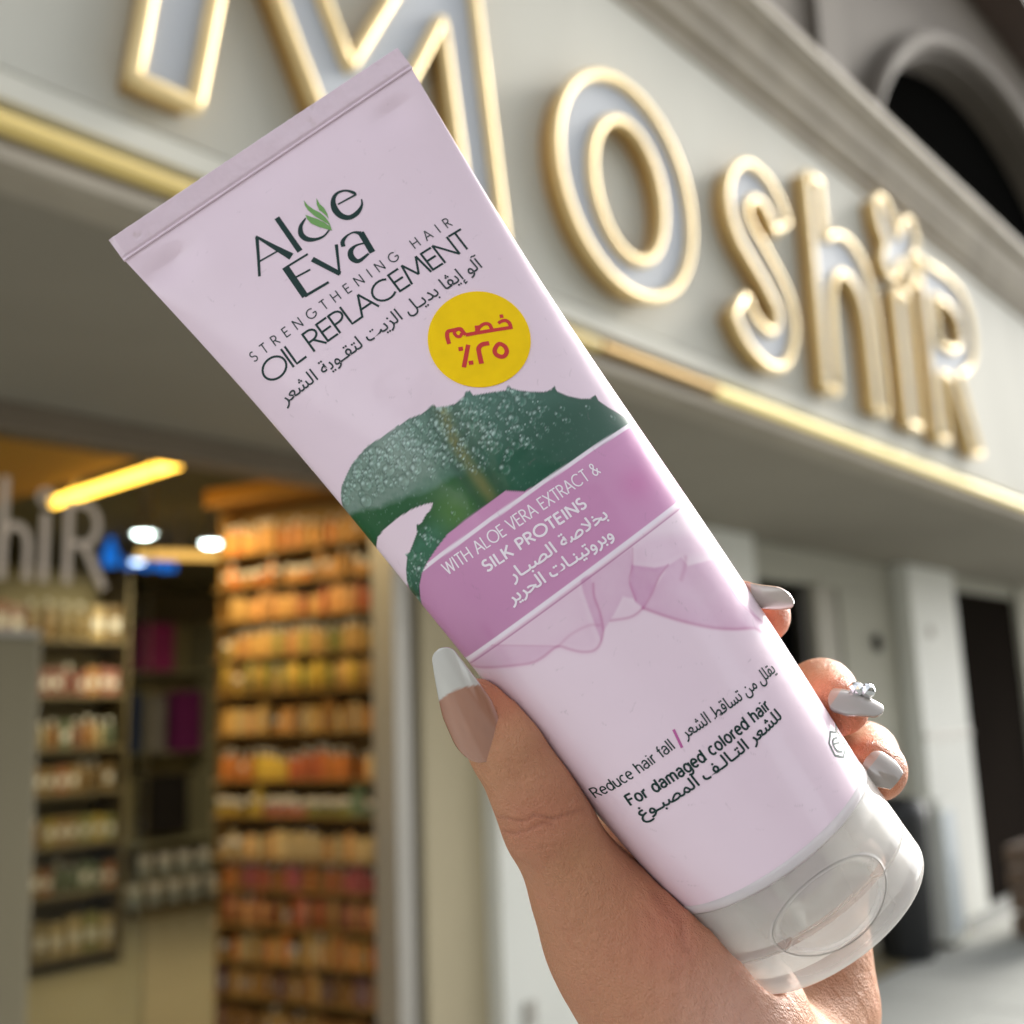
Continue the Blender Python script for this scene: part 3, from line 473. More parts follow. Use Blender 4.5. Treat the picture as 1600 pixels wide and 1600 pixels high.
def ab(s):
    s = np.clip(s, 0, 1)
    a = TW * .995 + (TR - TW * .995) * s - .8 * np.sin(2 * np.pi * s) - .8 * np.sin(np.pi * s)
    b = TR * (1 - (1 - s) ** 1.25)
    return a, b
def surf(x, v, lift=0.0):
    """front face point at label coordinates (x, v)"""
    x = np.asarray(x, float); v = np.asarray(v, float)
    a, b = ab(-v / TL); q = np.clip(x / a, -.9995, .9995); z = b * np.sqrt(1 - q * q)
    nx = q / a; nz = np.sqrt(1 - q * q) / np.maximum(b, .5); nl = np.hypot(nx, nz)
    return np.stack([x + nx / nl * lift, v, z + dents(x, v) + nz / nl * lift], -1)
def dents(x, v):
    g = lambda cx, cv, sx, sv, d: d * np.exp(-((x - cx) / sx) ** 2 - ((v - cv) / sv) ** 2)
    edge = np.clip(-v / 6.0, 0, 1)
    return 1.0 * edge * (g(29, -6, 5, 4, -.8) + g(-31, -7, 6, 4, -.9) + g(-24, -12, 5, 6, .35) + g(0, -9, 14, 5, .25) + g(21, -13, 5, 6, .3))
def vnoise(x, y, sc_, seed):
    r = np.random.default_rng(seed); G = r.random((64, 64)); X = x * sc_; Y = y * sc_
    xi = np.floor(X).astype(int); yi = np.floor(Y).astype(int); fx = X - xi; fy = Y - yi; fx = fx * fx * (3 - 2 * fx); fy = fy * fy * (3 - 2 * fy)
    g = lambda i, j: G[i % 64, j % 64]
    return (g(xi, yi) * (1 - fx) + g(xi + 1, yi) * fx) * (1 - fy) + (g(xi, yi + 1) * (1 - fx) + g(xi + 1, yi + 1) * fx) * fy
def fbm(x, y, sc_, seed, o=4): return sum(vnoise(x + 7.1 * k, y + 3.7 * k, sc_ * 2 ** k, seed + k) * .5 ** (k + 1) for k in range(o)) / (1 - .5 ** o)
def sdist(P, x, y):
    """signed distance to polygon, inside positive"""
    P = np.asarray(P, float); d = np.full(x.shape, 1e9); ins = np.zeros(x.shape, bool)
    for i in range(len(P)):
        a = P[i]; b = P[(i + 1) % len(P)]; e = b - a; wx = x - a[0]; wy = y - a[1]; ee = max(e @ e, 1e-9)
        t = np.clip((wx * e[0] + wy * e[1]) / ee, 0, 1); d = np.minimum(d, np.hypot(wx - e[0] * t, wy - e[1] * t))
        c = ((a[1] > y) != (b[1] > y)); den = (b[1] - a[1]) if abs(b[1] - a[1]) > 1e-9 else 1e-9
        ins ^= c & (x < (b[0] - a[0]) * (y - a[1]) / den + a[0])
    return np.where(ins, d, -d)
def ldist(P, x, y):
    d = np.full(x.shape, 1e9); P = np.asarray(P, float)
    for i in range(len(P) - 1):
        a = P[i]; e = P[i + 1] - a; t = np.clip(((x - a[0]) * e[0] + (y - a[1]) * e[1]) / max(e @ e, 1e-9), 0, 1)
        d = np.minimum(d, np.hypot(x - a[0] - e[0] * t, y - a[1] - e[1] * t))
    return d
NF, NB, NV = 300, 60, 660
th = np.concatenate([np.linspace(np.pi, 0, NF, endpoint=False), np.linspace(0, -np.pi, NB, endpoint=False)]); NT = len(th)
vv = -np.linspace(0, TL, NV)
TH, V2 = np.meshgrid(th, vv); A2, B2 = ab(-V2 / TL)
X3 = A2 * np.cos(TH); Z3 = B2 * np.sin(TH); front = np.sin(TH) >= -1e-9
Z3 = np.where(front, Z3 + dents(X3, V2), Z3)
XP = np.where(front, X3, np.sign(X3) * (2 * A2 - np.abs(X3)))      # unrolled print coordinate, continues round the sides
base = lin((236, 214, 228)); C = np.broadcast_to(base, TH.shape + (3,)).copy()
C *= (1 + .02 * (fbm(XP + 50, V2, .15, 3) - .5))[..., None]
def lay(mask, col): 
    global C
    m = np.clip(mask, 0, 1)[..., None]; C = C * (1 - m) + np.asarray(col) * m
def region(v0, v1): i = np.where((vv <= v0) & (vv >= v1))[0]; return slice(i[0], i[-1] + 1)
# silk veil under the band
R_ = region(-112, -150); xr, vr = XP[R_], V2[R_]; sub = C[R_].copy()
pk = lin((200, 138, 182))
grain = 1 + .25 * (fbm(xr + 60, vr, .6, 21) - .5)
for al, P in D['silk']:
    m = np.clip(sdist(P, xr, vr) / (.5 if al != .20 and al != .10 else 2.4) + .5, 0, 1) * al * 1.3 * grain * (1 - .25 * np.clip(sdist(P, xr, vr) / 6, 0, 1)); m = np.clip(m, 0, 1)[..., None]
    sub = sub * (1 - m) + pk * m
for al, wd, P in D['silkline']:
    P = catmull(P, 5); m = np.exp(-(ldist(P, xr, vr) / wd) ** 2) * al; m = m[..., None]
    sub = sub * (1 - m) + lin((186, 96, 150)) * m
C[R_] = sub
# magenta band with white rules (slightly skewed as printed)
vtt = V2 + .022 * XP + 95.45; vtb = V2 + 115.75      # heights above the two rules (printed slightly skewed)
band = lin((206, 144, 188)); sm = lambda a, w=.16: np.clip(a / w + .5, 0, 1)
bm_ = sm(-vtt) * sm(vtb)
bandc = band * (1 + .10 * (fbm(XP + 50, V2, .08, 9) - .5))[..., None] * (1 - .12 * np.clip(-XP / 30, 0, 1))[..., None]
bandc = bandc * (1 - np.array([.02, .22, .10]) * np.exp(-((XP - 20.5) / 4.5) ** 2 - ((V2 + 107) / 3.6) ** 2)[..., None])
C = C * (1 - bm_[..., None]) + bandc * bm_[..., None]
lay(sm(.42 - np.abs(vtt)), lin((240, 228, 240))); lay(sm(.42 - np.abs(vtb)), lin((240, 228, 240)))
lay(sm(.20 - np.abs(vtb + 1.05)) * .8, lin((176, 100, 150)))
# leaf
lay(sm(vtt) * sm(-91.6 - V2) * sm(XP + 27) * sm(7 - XP), band)
R_ = region(-52, -106); xr, vr = XP[R_], V2[R_]; sub = C[R_].copy()
pc = sdist(D['pinkcorner'], xr, vr); m = np.clip(pc / .15 + .5, 0, 1)[..., None]; sub = sub * (1 - m) + band * m
LP = D['leaf']; k = len(LP)
LF = [p for p in LP]
LF[0:1] = [[-36.0, -84.5], [-35.5, -79.0]]
LF = LF[:-1] + [[-33.5, -86.4], [-36.2, -88.0]]
LF = [[p[0], p[1] - 1.0] if (p[1] < -92.5 and p[1] > -96 and p[0] > -3) else p for p in LF]
sd = sdist(LF, xr, vr); lm = np.clip(sd / .16 + .5, 0, 1)
n1 = fbm(xr + 60, vr, .35, 31); n2 = fbm(xr + 60, vr, 1.4, 35)
teal = lin((14, 76, 56)); vivid = lin((8, 82, 36)); frost = lin((132, 150, 140)); mid = lin((58, 112, 90)); vein = lin((112, 112, 62)); deep = lin((22, 58, 46))
col = np.broadcast_to(teal, xr.shape + (3,)).copy()
fr = np.clip((2 - xr) / 20, 0, 1) * np.clip((vr + 84) / 6 + .2 * n1, 0, 1)
top_ = np.exp(-np.clip(sd, 0, 99) / 5.0) * np.clip((vr + 88) / 6, 0, 1)
mixc = lambda c, t, q: c * (1 - np.clip(t, 0, 1)[..., None]) + q * np.clip(t, 0, 1)[..., None]
col = mixc(col, .55 * np.clip((12 - xr) / 25, 0, 1) * (.6 + .8 * n2), mid)
col = mixc(col, top_ * (.25 + .4 * n1) * np.clip((28 - xr) / 30, 0, 1), lin((120, 160, 150)))
col = mixc(col, fr * (.65 + .5 * (n2 - .5)), frost)
vb = -75.6 - .34 * (xr + 31.5) + 3.0 * (n1 - .5)
col = mixc(col, np.clip((vb - vr) / 1.6, 0, 1) * np.clip((0 - xr) / 8, 0, 1) * .96, vivid)
col = mixc(col, np.clip((-87 - vr) / 3, 0, 1) * np.clip((-14 - xr) / 6, 0, 1) * (.5 + .4 * n2), mid)
col = mixc(col, np.clip((-92 - vr) / 6, 0, 1) * np.clip((-22 - xr) / 5, 0, 1) * .5, deep)
col = mixc(col, np.exp(-((xr + 14) / 4) ** 2 - ((vr + 90) / 6) ** 2) * .55, lin((84, 128, 40)))
vd = ldist(catmull(D['vein'], 4), xr, vr); col = mixc(col, np.exp(-(vd / 1.5) ** 2) * (.5 + .5 * n1), vein)
col = mixc(col, np.exp(-((vd - 2.6) / 1.2) ** 2) * .35, deep)
col = mixc(col, np.exp(-np.clip(sd, 0, 9) / .35) * .45, deep)
spk = (vnoise(xr + 60, vr, 4.5, 77) > .9) * .16 * np.clip((30 - xr) / 40, .15, 1); col = mixc(col, spk, lin((176, 205, 196)))
# water drops
def drop(cx, cv, r):
    global col
    i0, i1 = np.searchsorted(-vr[:, 0], [-(cv + r * 1.2), -(cv - r * 1.2)]); 
    if i1 <= i0: return
    j = np.where(np.abs(xr[(i0 + i1) // 2] - cx) < r * 1.3)[0]
    if len(j) == 0: return
    s_ = (slice(i0, i1), slice(j[0], j[-1] + 1)); dx = (xr[s_] - cx) / r; dy = (vr[s_] - cv) / (r * 1.12); q = np.hypot(dx, dy)
    c0_ = col[s_]; ins = np.clip((1 - q) / .18, 0, 1)[..., None]
    shade = .80 + .55 * np.clip(.5 - .6 * dy + .3 * dx, 0, 1)
    hi = np.exp(-(((dx + .25) / .3) ** 2 + ((dy - .42) / .22) ** 2)) * .9 + np.exp(-((q - .75) / .16) ** 2) * np.clip(-dy * .8 + dx * .4, 0, 1) * .4
    rim = np.exp(-((q - .98) / .2) ** 2) * .7
    new = c0_ * shade[..., None]; new = new * (1 - hi[..., None]) + lin((206, 232, 226)) * hi[..., None] * .7 + new * hi[..., None] * .3; new = new * (1 - rim[..., None]) + deep * rim[..., None]
    col[s_] = c0_ * (1 - ins) + new * ins
dr = np.random.default_rng(5); cnt = 0
while cnt < 460:
    cx, cv = dr.uniform(-35, 30), dr.uniform(-104, -68); dens_ = np.clip((cv + 75.6 + .34 * (cx + 31.5)) / 6 + .5 * (cx > -6), .02, 1) * np.clip((26 - cx) / 34, .06, 1) * np.clip((cv + 92) / 10, 0.05, 1)
    if cx < -20 and cv < -88: dens_ = .6
    if dr.random() > dens_: continue
    if sdist(LF, np.array([cx]), np.array([cv]))[0] < .1: continue
    r = float(np.clip(dr.lognormal(-.36, .36), .36, 1.45)); cnt += 1
    if cx > 14: r *= .8
    drop(cx, cv, r)
for cx, cv, r in ((13.8, -78.6, 1.25), (7.6, -80.8, 1.3), (17.4, -73.6, .9), (1.5, -74.8, 1.2), (24.5, -83.4, .5), (14, -86.8, .45), (-6, -76.5, 1.2), (-14, -76, 1.1), (-2, -69, .9)): drop(cx, cv, r)
sub = sub * (1 - lm[..., None]) + col * lm[..., None]; C[R_] = sub
lay(sm(.42 - np.abs(vtt)) * (XP > -25), lin((240, 228, 240))); lay(sm(-vtt - .42) * sm(vtt + 2.5) * (XP > -4), band)
# fine scratches and dust on the plastic
for _ in range(300):
    cx, cv = dr.uniform(-30, 30), dr.uniform(-180, -4); an = dr.uniform(0, 3.14); ln = dr.uniform(.15, 1.1); st_ = dr.uniform(.05, .24)
    i = np.abs(vv - cv) < 1.4; ii = np.where(i)[0]; s_ = (slice(ii[0], ii[-1] + 1), slice(0, NF)); dx = XP[s_] - cx; dy = V2[s_] - cv
    u_ = dx * np.cos(an) + dy * np.sin(an); w_ = -dx * np.sin(an) + dy * np.cos(an) + .15 * u_ * u_
    m = (np.exp(-(w_ / .09) ** 2) * (np.abs(u_) < ln) * st_)[..., None]; C[s_] = C[s_] * (1 - m) + lin((120, 100, 112)) * m
P3 = np.stack([X3, V2, Z3], -1).reshape(-1, 3) * MM
ii, jj = np.meshgrid(np.arange(NV - 1), np.arange(NT), indexing='ij'); j2 = (jj + 1) % NT
Q = np.stack([ii * NT + jj, (ii + 1) * NT + jj, (ii + 1) * NT + j2, ii * NT + j2], -1).reshape(-1, 4)
def np_mesh(name, P, Q, mats, parent, smooth=True, colors=None):
    me = bpy.data.meshes.new(name); P = np.ascontiguousarray(P, np.float32); k = Q.shape[1]
    me.vertices.add(len(P)); me.vertices.foreach_set('co', P.ravel()); me.loops.add(Q.size); me.loops.foreach_set('vertex_index', np.ascontiguousarray(Q, np.int32).ravel())
    me.polygons.add(len(Q)); me.polygons.foreach_set('loop_start', np.arange(0, Q.size, k, dtype=np.int32)); me.update(calc_edges=True)
    if colors is not None:
        at = me.color_attributes.new('Col', 'FLOAT_COLOR', 'POINT'); cc = np.ones((len(P), 4), np.float32); cc[:, :3] = colors.reshape(-1, 3); at.data.foreach_set('color', cc.ravel())
    return link(name, me, mats, parent, smooth)
M_body = mat('tube_plastic', (214, 196, 214), 0.30, attr='Col', coat=0.35, spec=.4)
M_body.node_tree.nodes['Principled BSDF'].inputs['Coat Roughness'].default_value = .07
nb = M_body.node_tree; no = nb.nodes.new('ShaderNodeTexNoise'); no.inputs['Scale'].default_value = 55; no.inputs['Detail'].default_value = 3; tcn = nb.nodes.new('ShaderNodeTexCoord'); bp = nb.nodes.new('ShaderNodeBump')
bp.inputs['Strength'].default_value = .25; bp.inputs['Distance'].default_value = .0014; nb.links.new(tcn.outputs['Object'], no.inputs[0]); nb.links.new(no.outputs[0], bp.inputs['Height']); nb.links.new(bp.outputs[0], nb.nodes['Principled BSDF'].inputs['Normal']); nb.links.new(bp.outputs[0], nb.nodes['Principled BSDF'].inputs['Coat Normal'])
np_mesh('tube_body', P3, Q[:, ::-1], M_body, tube, True, C)
# crimped end
nx_, ny_ = 400, 34; cx = np.linspace(-TW, TW, nx_); cy = np.linspace(-.35, 5.52, ny_); CX, CY = np.meshgrid(cx, cy)
CZ = .42 + .16 * (fbm(CX + 50, CY + 9, .30, 51) - .5) * np.clip(CY, 0, 1) - .34 * np.exp(-((CY - .35) / .28) ** 2) + .10 * np.exp(-((CY + .1) / .25) ** 2)
dm = np.clip(fbm(CX + 55, CY + 9, .5, 61) * 2.2 - 1.15, 0, 1) * (np.exp(-((CX + 36) / 6) ** 2) + .5 * np.exp(-((CX - 14) / 5) ** 2) + .4 * np.exp(-((CX - 35) / 3) ** 2)) * np.clip(CY, 0, 1)
CZ -= .25 * dm
cc = base * np.array([.93, .93, .93]) * (1 + .05 * (fbm(CX + 50, CY + 9, .9, 71) - .5))[..., None]; cc = cc * (1 - .5 * dm[..., None]) + lin((150, 128, 92)) * .5 * dm[..., None]
ed = np.clip((np.abs(CX) - TW + 1.2), 0, 1); CZ = CZ * (1 - .5 * ed)
jag = .12 * (fbm(CX[-1] + 50, CX[-1] * 0, 1.2, 81) - .5); CY[-1] += jag
Pf = np.stack([CX, CY, CZ], -1).reshape(-1, 3); Pb = np.stack([CX, CY, -CZ * 0 - .42], -1).reshape(-1, 3)
i2, j3 = np.meshgrid(np.arange(ny_ - 1), np.arange(nx_ - 1), indexing='ij'); Qf = np.stack([i2 * nx_ + j3, i2 * nx_ + j3 + 1, (i2 + 1) * nx_ + j3 + 1, (i2 + 1) * nx_ + j3], -1).reshape(-1, 4)
loop_ = [j for j in range(nx_)] + [i * nx_ + nx_ - 1 for i in range(1, ny_)] + [(ny_ - 1) * nx_ + j for j in range(nx_ - 2, -1, -1)] + [i * nx_ for i in range(ny_ - 2, 0, -1)]
No = nx_ * ny_; Qs = np.array([[a, No + a, No + b, b] for a, b in zip(loop_, loop_[1:] + loop_[:1])])
np_mesh('crimped_end', np.concatenate([Pf, Pb]) * MM, np.concatenate([Qf, (Qf + No)[:, ::-1], Qs]), M_body, tube, True, np.concatenate([cc.reshape(-1, 3), cc.reshape(-1, 3)]))

# ---- printed lettering as thin raised ink on the face
M_ink = mat('dark_green_ink', (16, 50, 48), .5, spec=.3); M_ink2 = mat('grey_green_ink', (38, 56, 58), .5, spec=.3); M_white = mat('white_ink', (246, 236, 246), .35, coat=.3)
M_leafi = mat('light_green_ink', (104, 158, 74), .35, coat=.3); M_pinki = mat('pink_ink', (190, 96, 160), .4); M_red = mat('red_ink', (206, 44, 38), .45)
LIFT = .05
def ribbon(pts, curve, closed=False, sub=6):
    P = [np.array(p, float) for p in pts]
    if curve: P = catmull(P, sub, closed)
    else:
        Q_ = []
        for a, b in zip(P[:-1], P[1:]):
            k = max(1, int(np.linalg.norm((b - a)[:2]) / .8)); Q_ += [a + (b - a) * t / k for t in range(k)]
        P = Q_ + [P[-1]]
    if closed: P = P + [P[0]]
    L_ = []
    for i, p in enumerate(P):
        a = P[max(i - 1, 0)]; b = P[min(i + 1, len(P) - 1)]
        if closed and i in (0, len(P) - 1): a = P[-2]; b = P[1]
        t = (b - a)[:2]; t = t / max(np.linalg.norm(t), 1e-6); n = np.array([-t[1], t[0]]) * p[2] / 2
        L_.append((p[:2] + n, p[:2], p[:2] - n))
    V = [q for tr_ in L_ for q in tr_]; F = []
    for i in range(len(L_) - 1):
        for c in (0, 1): F.append((3 * i + c, 3 * i + c + 1, 3 * i + 4 + c, 3 * i + 3 + c))
    return V, F
def ink(name, strokes, m, lift=LIFT, label=None):
    """strokes: list of (kind, [(x, v, w)]) in label mm"""
    V = []; F = []; H_ = []
    for k, (kd, pts) in enumerate(strokes):
        v, f = ribbon(pts, kd in ('curve', 'loop'), kd == 'loop'); o = len(V)
        V += v; H_ += [lift + .003 * (k % 7)] * len(v); F += [tuple(o + q for q in g) for g in f]
    V = np.array(V); P = surf(V[:, 0], V[:, 1], np.array(H_)) * MM
    o = pyd(name, P, F, m, tube, True)
    if label: o['label'] = label
    return o
def A_(cx, cy, rx, ry, a0, a1, n=9): return [(cx + rx * math.cos(math.radians(a)), cy + ry * math.sin(math.radians(a))) for a in np.linspace(a0, a1, n)]
# a plain sans alphabet drawn with strokes: glyph -> (advance, strokes) in cap-height units
G = {
 'A': (.80, [[(0.02, 0), (.38, 1)], [(.38, 1), (.74, 0)], [(.15, .34), (.61, .34)]]), 'C': (.92, [A_(.5, .5, .45, .47, 48, 312, 16)]), 'E': (.58, [[(.08, 0), (.08, 1)], [(.08, .96), (.52, .96)], [(.08, .52), (.48, .52)], [(.08, .04), (.52, .04)]]),
 'G': (.98, [A_(.5, .5, .45, .47, 50, 330, 16) + [(.93, .46)], [(.62, .46), (.93, .46)]]), 'H': (.78, [[(.08, 0), (.08, 1)], [(.68, 0), (.68, 1)], [(.08, .52), (.68, .52)]]), 'I': (.26, [[(.12, 0), (.12, 1)]]),
 'L': (.54, [[(.08, 1), (.08, .04), (.50, .04)]]), 'M': (.98, [[(.06, 0), (.17, 1)], [(.17, 1), (.48, .22)], [(.48, .22), (.79, 1)], [(.79, 1), (.90, 0)]]), 'N': (.82, [[(.08, 0), (.08, 1)], [(.08, 1), (.72, 0)], [(.72, 0), (.72, 1)]]),
 'O': (1.04, [A_(.52, .5, .46, .47, 90, 450, 26)]), 'P': (.60, [[(.08, 0), (.08, 1)], [(.08, .96), (.28, .96)] + A_(.28, .71, .25, .25, 90, -90, 9) + [(.08, .46)]]),
 'R': (.66, [[(.08, 0), (.08, 1)], [(.08, .96), (.28, .96)] + A_(.28, .72, .25, .24, 90, -90, 9) + [(.08, .48)], [(.28, .48), (.60, 0)]]), 'S': (.58, [A_(.29, .74, .21, .23, 40, 270, 10)[:-1] + A_(.29, .265, .23, .235, 90, -150, 11)]),
 'T': (.60, [[(.30, 0), (.30, 1)], [(.02, .96), (.58, .96)]]), 'V': (.72, [[(.02, 1), (.35, 0)], [(.35, 0), (.68, 1)]]), 'W': (1.0, [[(.02, 1), (.26, 0)], [(.26, 0), (.49, .95)], [(.49, .95), (.72, 0)], [(.72, 0), (.96, 1)]]),
 'X': (.72, [[(.04, 0), (.66, 1)], [(.04, 1), (.66, 0)]]), 'K': (.68, [[(.08, 0), (.08, 1)], [(.60, 1), (.08, .40)], [(.24, .56), (.62, 0)]]), 'F': (.56, [[(.08, 0), (.08, 1)], [(.08, .96), (.52, .96)], [(.08, .52), (.46, .52)]]),
 '&': (.80, [[(.72, 0), (.22, .66)] + A_(.34, .80, .15, .17, 200, -30, 8) + [(.30, .52), (.14, .38)] + A_(.30, .25, .22, .24, 150, 300, 7) + [(.66, .46)]]),
 'a': (.56, [A_(.27, .50, .18, .22, 160, 20, 6) + [(.45, .40), (.45, .04)], A_(.25, .215, .19, .19, 70, 290, 9) + [(.45, .16)], [(.25, .40), (.45, .42)]]), 'c': (.52, [A_(.28, .36, .22, .34, 50, 310, 12)]), 'd': (.58, [A_(.27, .36, .21, .34, 10, 350, 15), [(.50, 0), (.50, 1)]]),
 'e': (.56, [[(.06, .38), (.49, .38)] + A_(.275, .36, .215, .34, 5, 315, 15)]), 'f': (.30, [[(.14, 0), (.14, .82)] + A_(.26, .84, .12, .13, 180, 80, 5), [(.0, .68), (.28, .68)]]), 'g': (.58, [A_(.27, .36, .21, .34, 10, 350, 15), [(.50, .70), (.50, 0)] + A_(.28, -.04, .22, .22, 0, -150, 8)]),
 'h': (.56, [[(.08, 0), (.08, 1)], [(.08, .48)] + A_(.27, .46, .19, .24, 150, 0, 7) + [(.46, 0)]]), 'i': (.22, [[(.10, 0), (.10, .70)], [(.10, .86), (.10, .97)]]), 'l': (.22, [[(.10, 0), (.10, 1)]]),
 'm': (.84, [[(.08, 0), (.08, .70)], [(.08, .50)] + A_(.24, .48, .16, .22, 150, 0, 6) + [(.40, 0)], [(.40, .50)] + A_(.57, .48, .17, .22, 150, 0, 6) + [(.74, 0)]]), 'o': (.58, [A_(.285, .36, .225, .34, 90, 450, 17)]),
 'r': (.36, [[(.08, 0), (.08, .70)], [(.08, .44)] + A_(.26, .46, .17, .22, 160, 70, 5)]), 'u': (.56, [[(.08, .70), (.08, .24)] + A_(.26, .24, .18, .22, 180, 330, 6) + [(.46, .26)], [(.46, .70), (.46, 0)]]), ' ': (.34, []),
}
def write(name, text, x0, v0, x1, v1, h, wt, m, track=0.0, slantfix=0.0):
    adv = sum(G[c][0] + track for c in text) - track; sx = math.hypot(x1 - x0, v1 - v0) / adv; dx, dv = (x1 - x0), (v1 - v0); l = math.hypot(dx, dv); ux, uv = dx / l, dv / l
    st_ = []; p = 0
    for c in text:
        for s in G[c][1]:
            pts = []
            for (gx, gy) in s:
                ax = (p + gx) * sx; ay = gy * h; pts.append((x0 + ux * ax - uv * ay, v0 + uv * ax + ux * ay, wt))
            if len(s) == 2 or len(s) == 3: st_.append(('line', pts))
            else: st_.append(('poly', pts))
        p += G[c][0] + track
    return ink(name, st_, m)
ink('brand_lettering', D['logo'], M_ink, label='large dark green lettering of the brand name')
V = []; F = []
for bl in D['blades']:
    P = [tuple(p) for p in bl]; o = len(V); V += P; F.append(tuple(range(o, o + len(P))))
V = np.array(V); pyd('leaf_emblem', surf(V[:, 0], V[:, 1], LIFT + .05) * MM, F, M_leafi, tube)
write('product_lettering', 'STRENGTHENING HAIR', -29.3, -36.7, 23.9, -37.0, 2.35, .27, M_ink2, track=.62)
write('product_lettering', 'OIL REPLACEMENT', -29.6, -42.95, 24.8, -43.6, 5.0, .50, M_ink, track=-.06)
write('band_lettering', 'WITH ALOE VERA EXTRACT &', -22.8, -99.2, 15.6, -100.9, 2.75, .30, M_white, track=.04)
write('band_lettering', 'SILK PROTEINS', -16.1, -103.6, 8.6, -105.0, 2.45, .48, M_white, track=.06)
write('lower_lettering', 'Reduce hair fall', -25.4, -154.3, -6.9, -153.6, 2.35, .30, M_ink, track=.02)
write('lower_lettering', 'For damaged colored hair', -20.7, -158.6, 13.3, -159.2, 2.4, .44, M_ink, track=.05)
ink('divider_bar', [('line', [(-5.2, -150.5, .55), (-6.0, -154.3, .55)])], M_pinki)
ink('maker_emblem', [(k, [(p[0], p[1], p[2] * 1.5) for p in q]) for k, q in D['icon']], M_ink)
# joined script: letter -> isolated form codepoint and number of forms
AR = {'ا': (0xFE8D, 2), 'آ': (0xFE81, 2), 'إ': (0xFE87, 2), 'ب': (0xFE8F, 4), 'ة': (0xFE93, 2), 'ت': (0xFE95, 4), 'ح': (0xFEA1, 4), 'خ': (0xFEA5, 4), 'د': (0xFEA9, 2), 'ر': (0xFEAD, 2), 'ز': (0xFEAF, 2), 'س': (0xFEB1, 4), 'ش': (0xFEB5, 4), 'ص': (0xFEB9, 4), 'ط': (0xFEC1, 4), 'ع': (0xFEC9, 4), 'غ': (0xFECD, 4), 'ف': (0xFED1, 4), 'ق': (0xFED5, 4), 'ل': (0xFEDD, 4), 'م': (0xFEE1, 4), 'ن': (0xFEE5, 4), 'و': (0xFEED, 2), 'ي': (0xFEF1, 4), 'ڤ': (0xFB6A, 4)}
def shape(t):
    out = []; prev = False; i = 0
    while i < len(t):
        c = t[i]
        if c == 'ل' and i + 1 < len(t) and t[i + 1] == 'ا': out.append(chr(0xFEFB + (1 if prev else 0))); prev = False; i += 2; continue
        if c == 'ـ': out.append(c); prev = True; i += 1; continue
        if c not in AR: out.append(c); prev = False; i += 1; continue
        cp, n = AR[c]; nxt = i + 1 < len(t) and (t[i + 1] in AR or t[i + 1] == 'ـ') and n == 4
        out.append(chr(cp + ((3 if nxt else 1) if prev else (2 if nxt else 0)))); prev = nxt; i += 1
    return ''.join(out)[::-1]
def arabic(name, text, x0, v0, x1, v1, h, off, m):
    cu = bpy.data.curves.new('t', 'FONT'); cu.body = shape(text); cu.offset = 0; cu.resolution_u = 3; ob = bpy.data.objects.new('t', cu); COL.objects.link(ob)
    bpy.context.view_layer.update(); me = bpy.data.meshes.new_from_object(ob.evaluated_get(bpy.context.evaluated_depsgraph_get()))
    bpy.data.objects.remove(ob); bpy.data.curves.remove(cu)
    P = np.array([v.co[:] for v in me.vertices]); F = [tuple(p.vertices) for p in me.polygons]; bpy.data.meshes.remove(me)
    if len(P) == 0: return
    mnx, mxx = P[:, 0].min(), P[:, 0].max(); sx = math.hypot(x1 - x0, v1 - v0) / (mxx - mnx); sy = h / .72
    l = math.hypot(x1 - x0, v1 - v0); ux, uv = (x1 - x0) / l, (v1 - v0) / l; ax = (P[:, 0] - mnx) * sx; ay = P[:, 1] * sy
    V = []; FF = []; k = off * 4
    for q, (ox, oy) in enumerate(((0, 0), (k, 0), (-k, 0), (0, k), (0, -k))):
        o = len(P) * q; V.append(surf(x0 + ux * ax - uv * ay + ox, v0 + uv * ax + ux * ay + oy, .08 + .006 * q)); FF += [tuple(o + i for i in f) for f in F]
    pyd(name, np.concatenate(V) * MM, FF, m, tube)
arabic('arabic_lettering', 'آلو إيڤا بديـل الزيت لتقـوية الشعر', -29.3, -48.5, 23.6, -48.9, 3.0, .006, M_ink2)
arabic('arabic_lettering', 'بخلاصة الصبـار', -13.0, -108.3, 10.7, -109.3, 2.6, .02, M_white)
arabic('arabic_lettering', 'وبروتينـات الحرير', -15.9, -111.9, 9.0, -113.3, 2.6, .02, M_white)
arabic('arabic_lettering', 'يقلل من تساقط الشعر', -4.4, -153.3, 19.4, -154.9, 2.5, .008, M_ink)
arabic('arabic_lettering', 'للشعر التـالـف المصبـوغ', -20.4, -161.9, 13.9, -162.1, 2.35, .018, M_ink)
# discount sticker
sc_x, sc_v, sr = 12.55, -62.15, 11.05; V = [(sc_x, sc_v)]; F = []; H_ = [.2]
NR = 14; NA = 72
for i in range(1, NR + 1):
    for k in range(NA): a = 2 * math.pi * k / NA; V.append((sc_x + sr * i / NR * math.cos(a), sc_v + sr * i / NR * math.sin(a))); H_.append(.2)
for k in range(NA): a = 2 * math.pi * k / NA; V.append((sc_x + sr * 1.003 * math.cos(a), sc_v + sr * 1.003 * math.sin(a))); H_.append(-.02)
for k in range(NA): F.append((0, 1 + k, 1 + (k + 1) % NA))
for i in range(NR):
    for k in range(NA): a, b = 1 + i * NA + k, 1 + i * NA + (k + 1) % NA; F.append((a, a + NA, b + NA, b))
V = np.array(V); M_stick = mat('sticker_paper', (255, 212, 0), .6, spec=.2, var=.06, vscale=260)
stk = pyd('discount_sticker', surf(V[:, 0], V[:, 1], np.array(H_)) * MM, F, M_stick, tube, False); stk['label'] = 'round yellow discount sticker with red lettering'
o = ink('sticker_lettering', D['stick'], M_red, .24); o.parent = stk

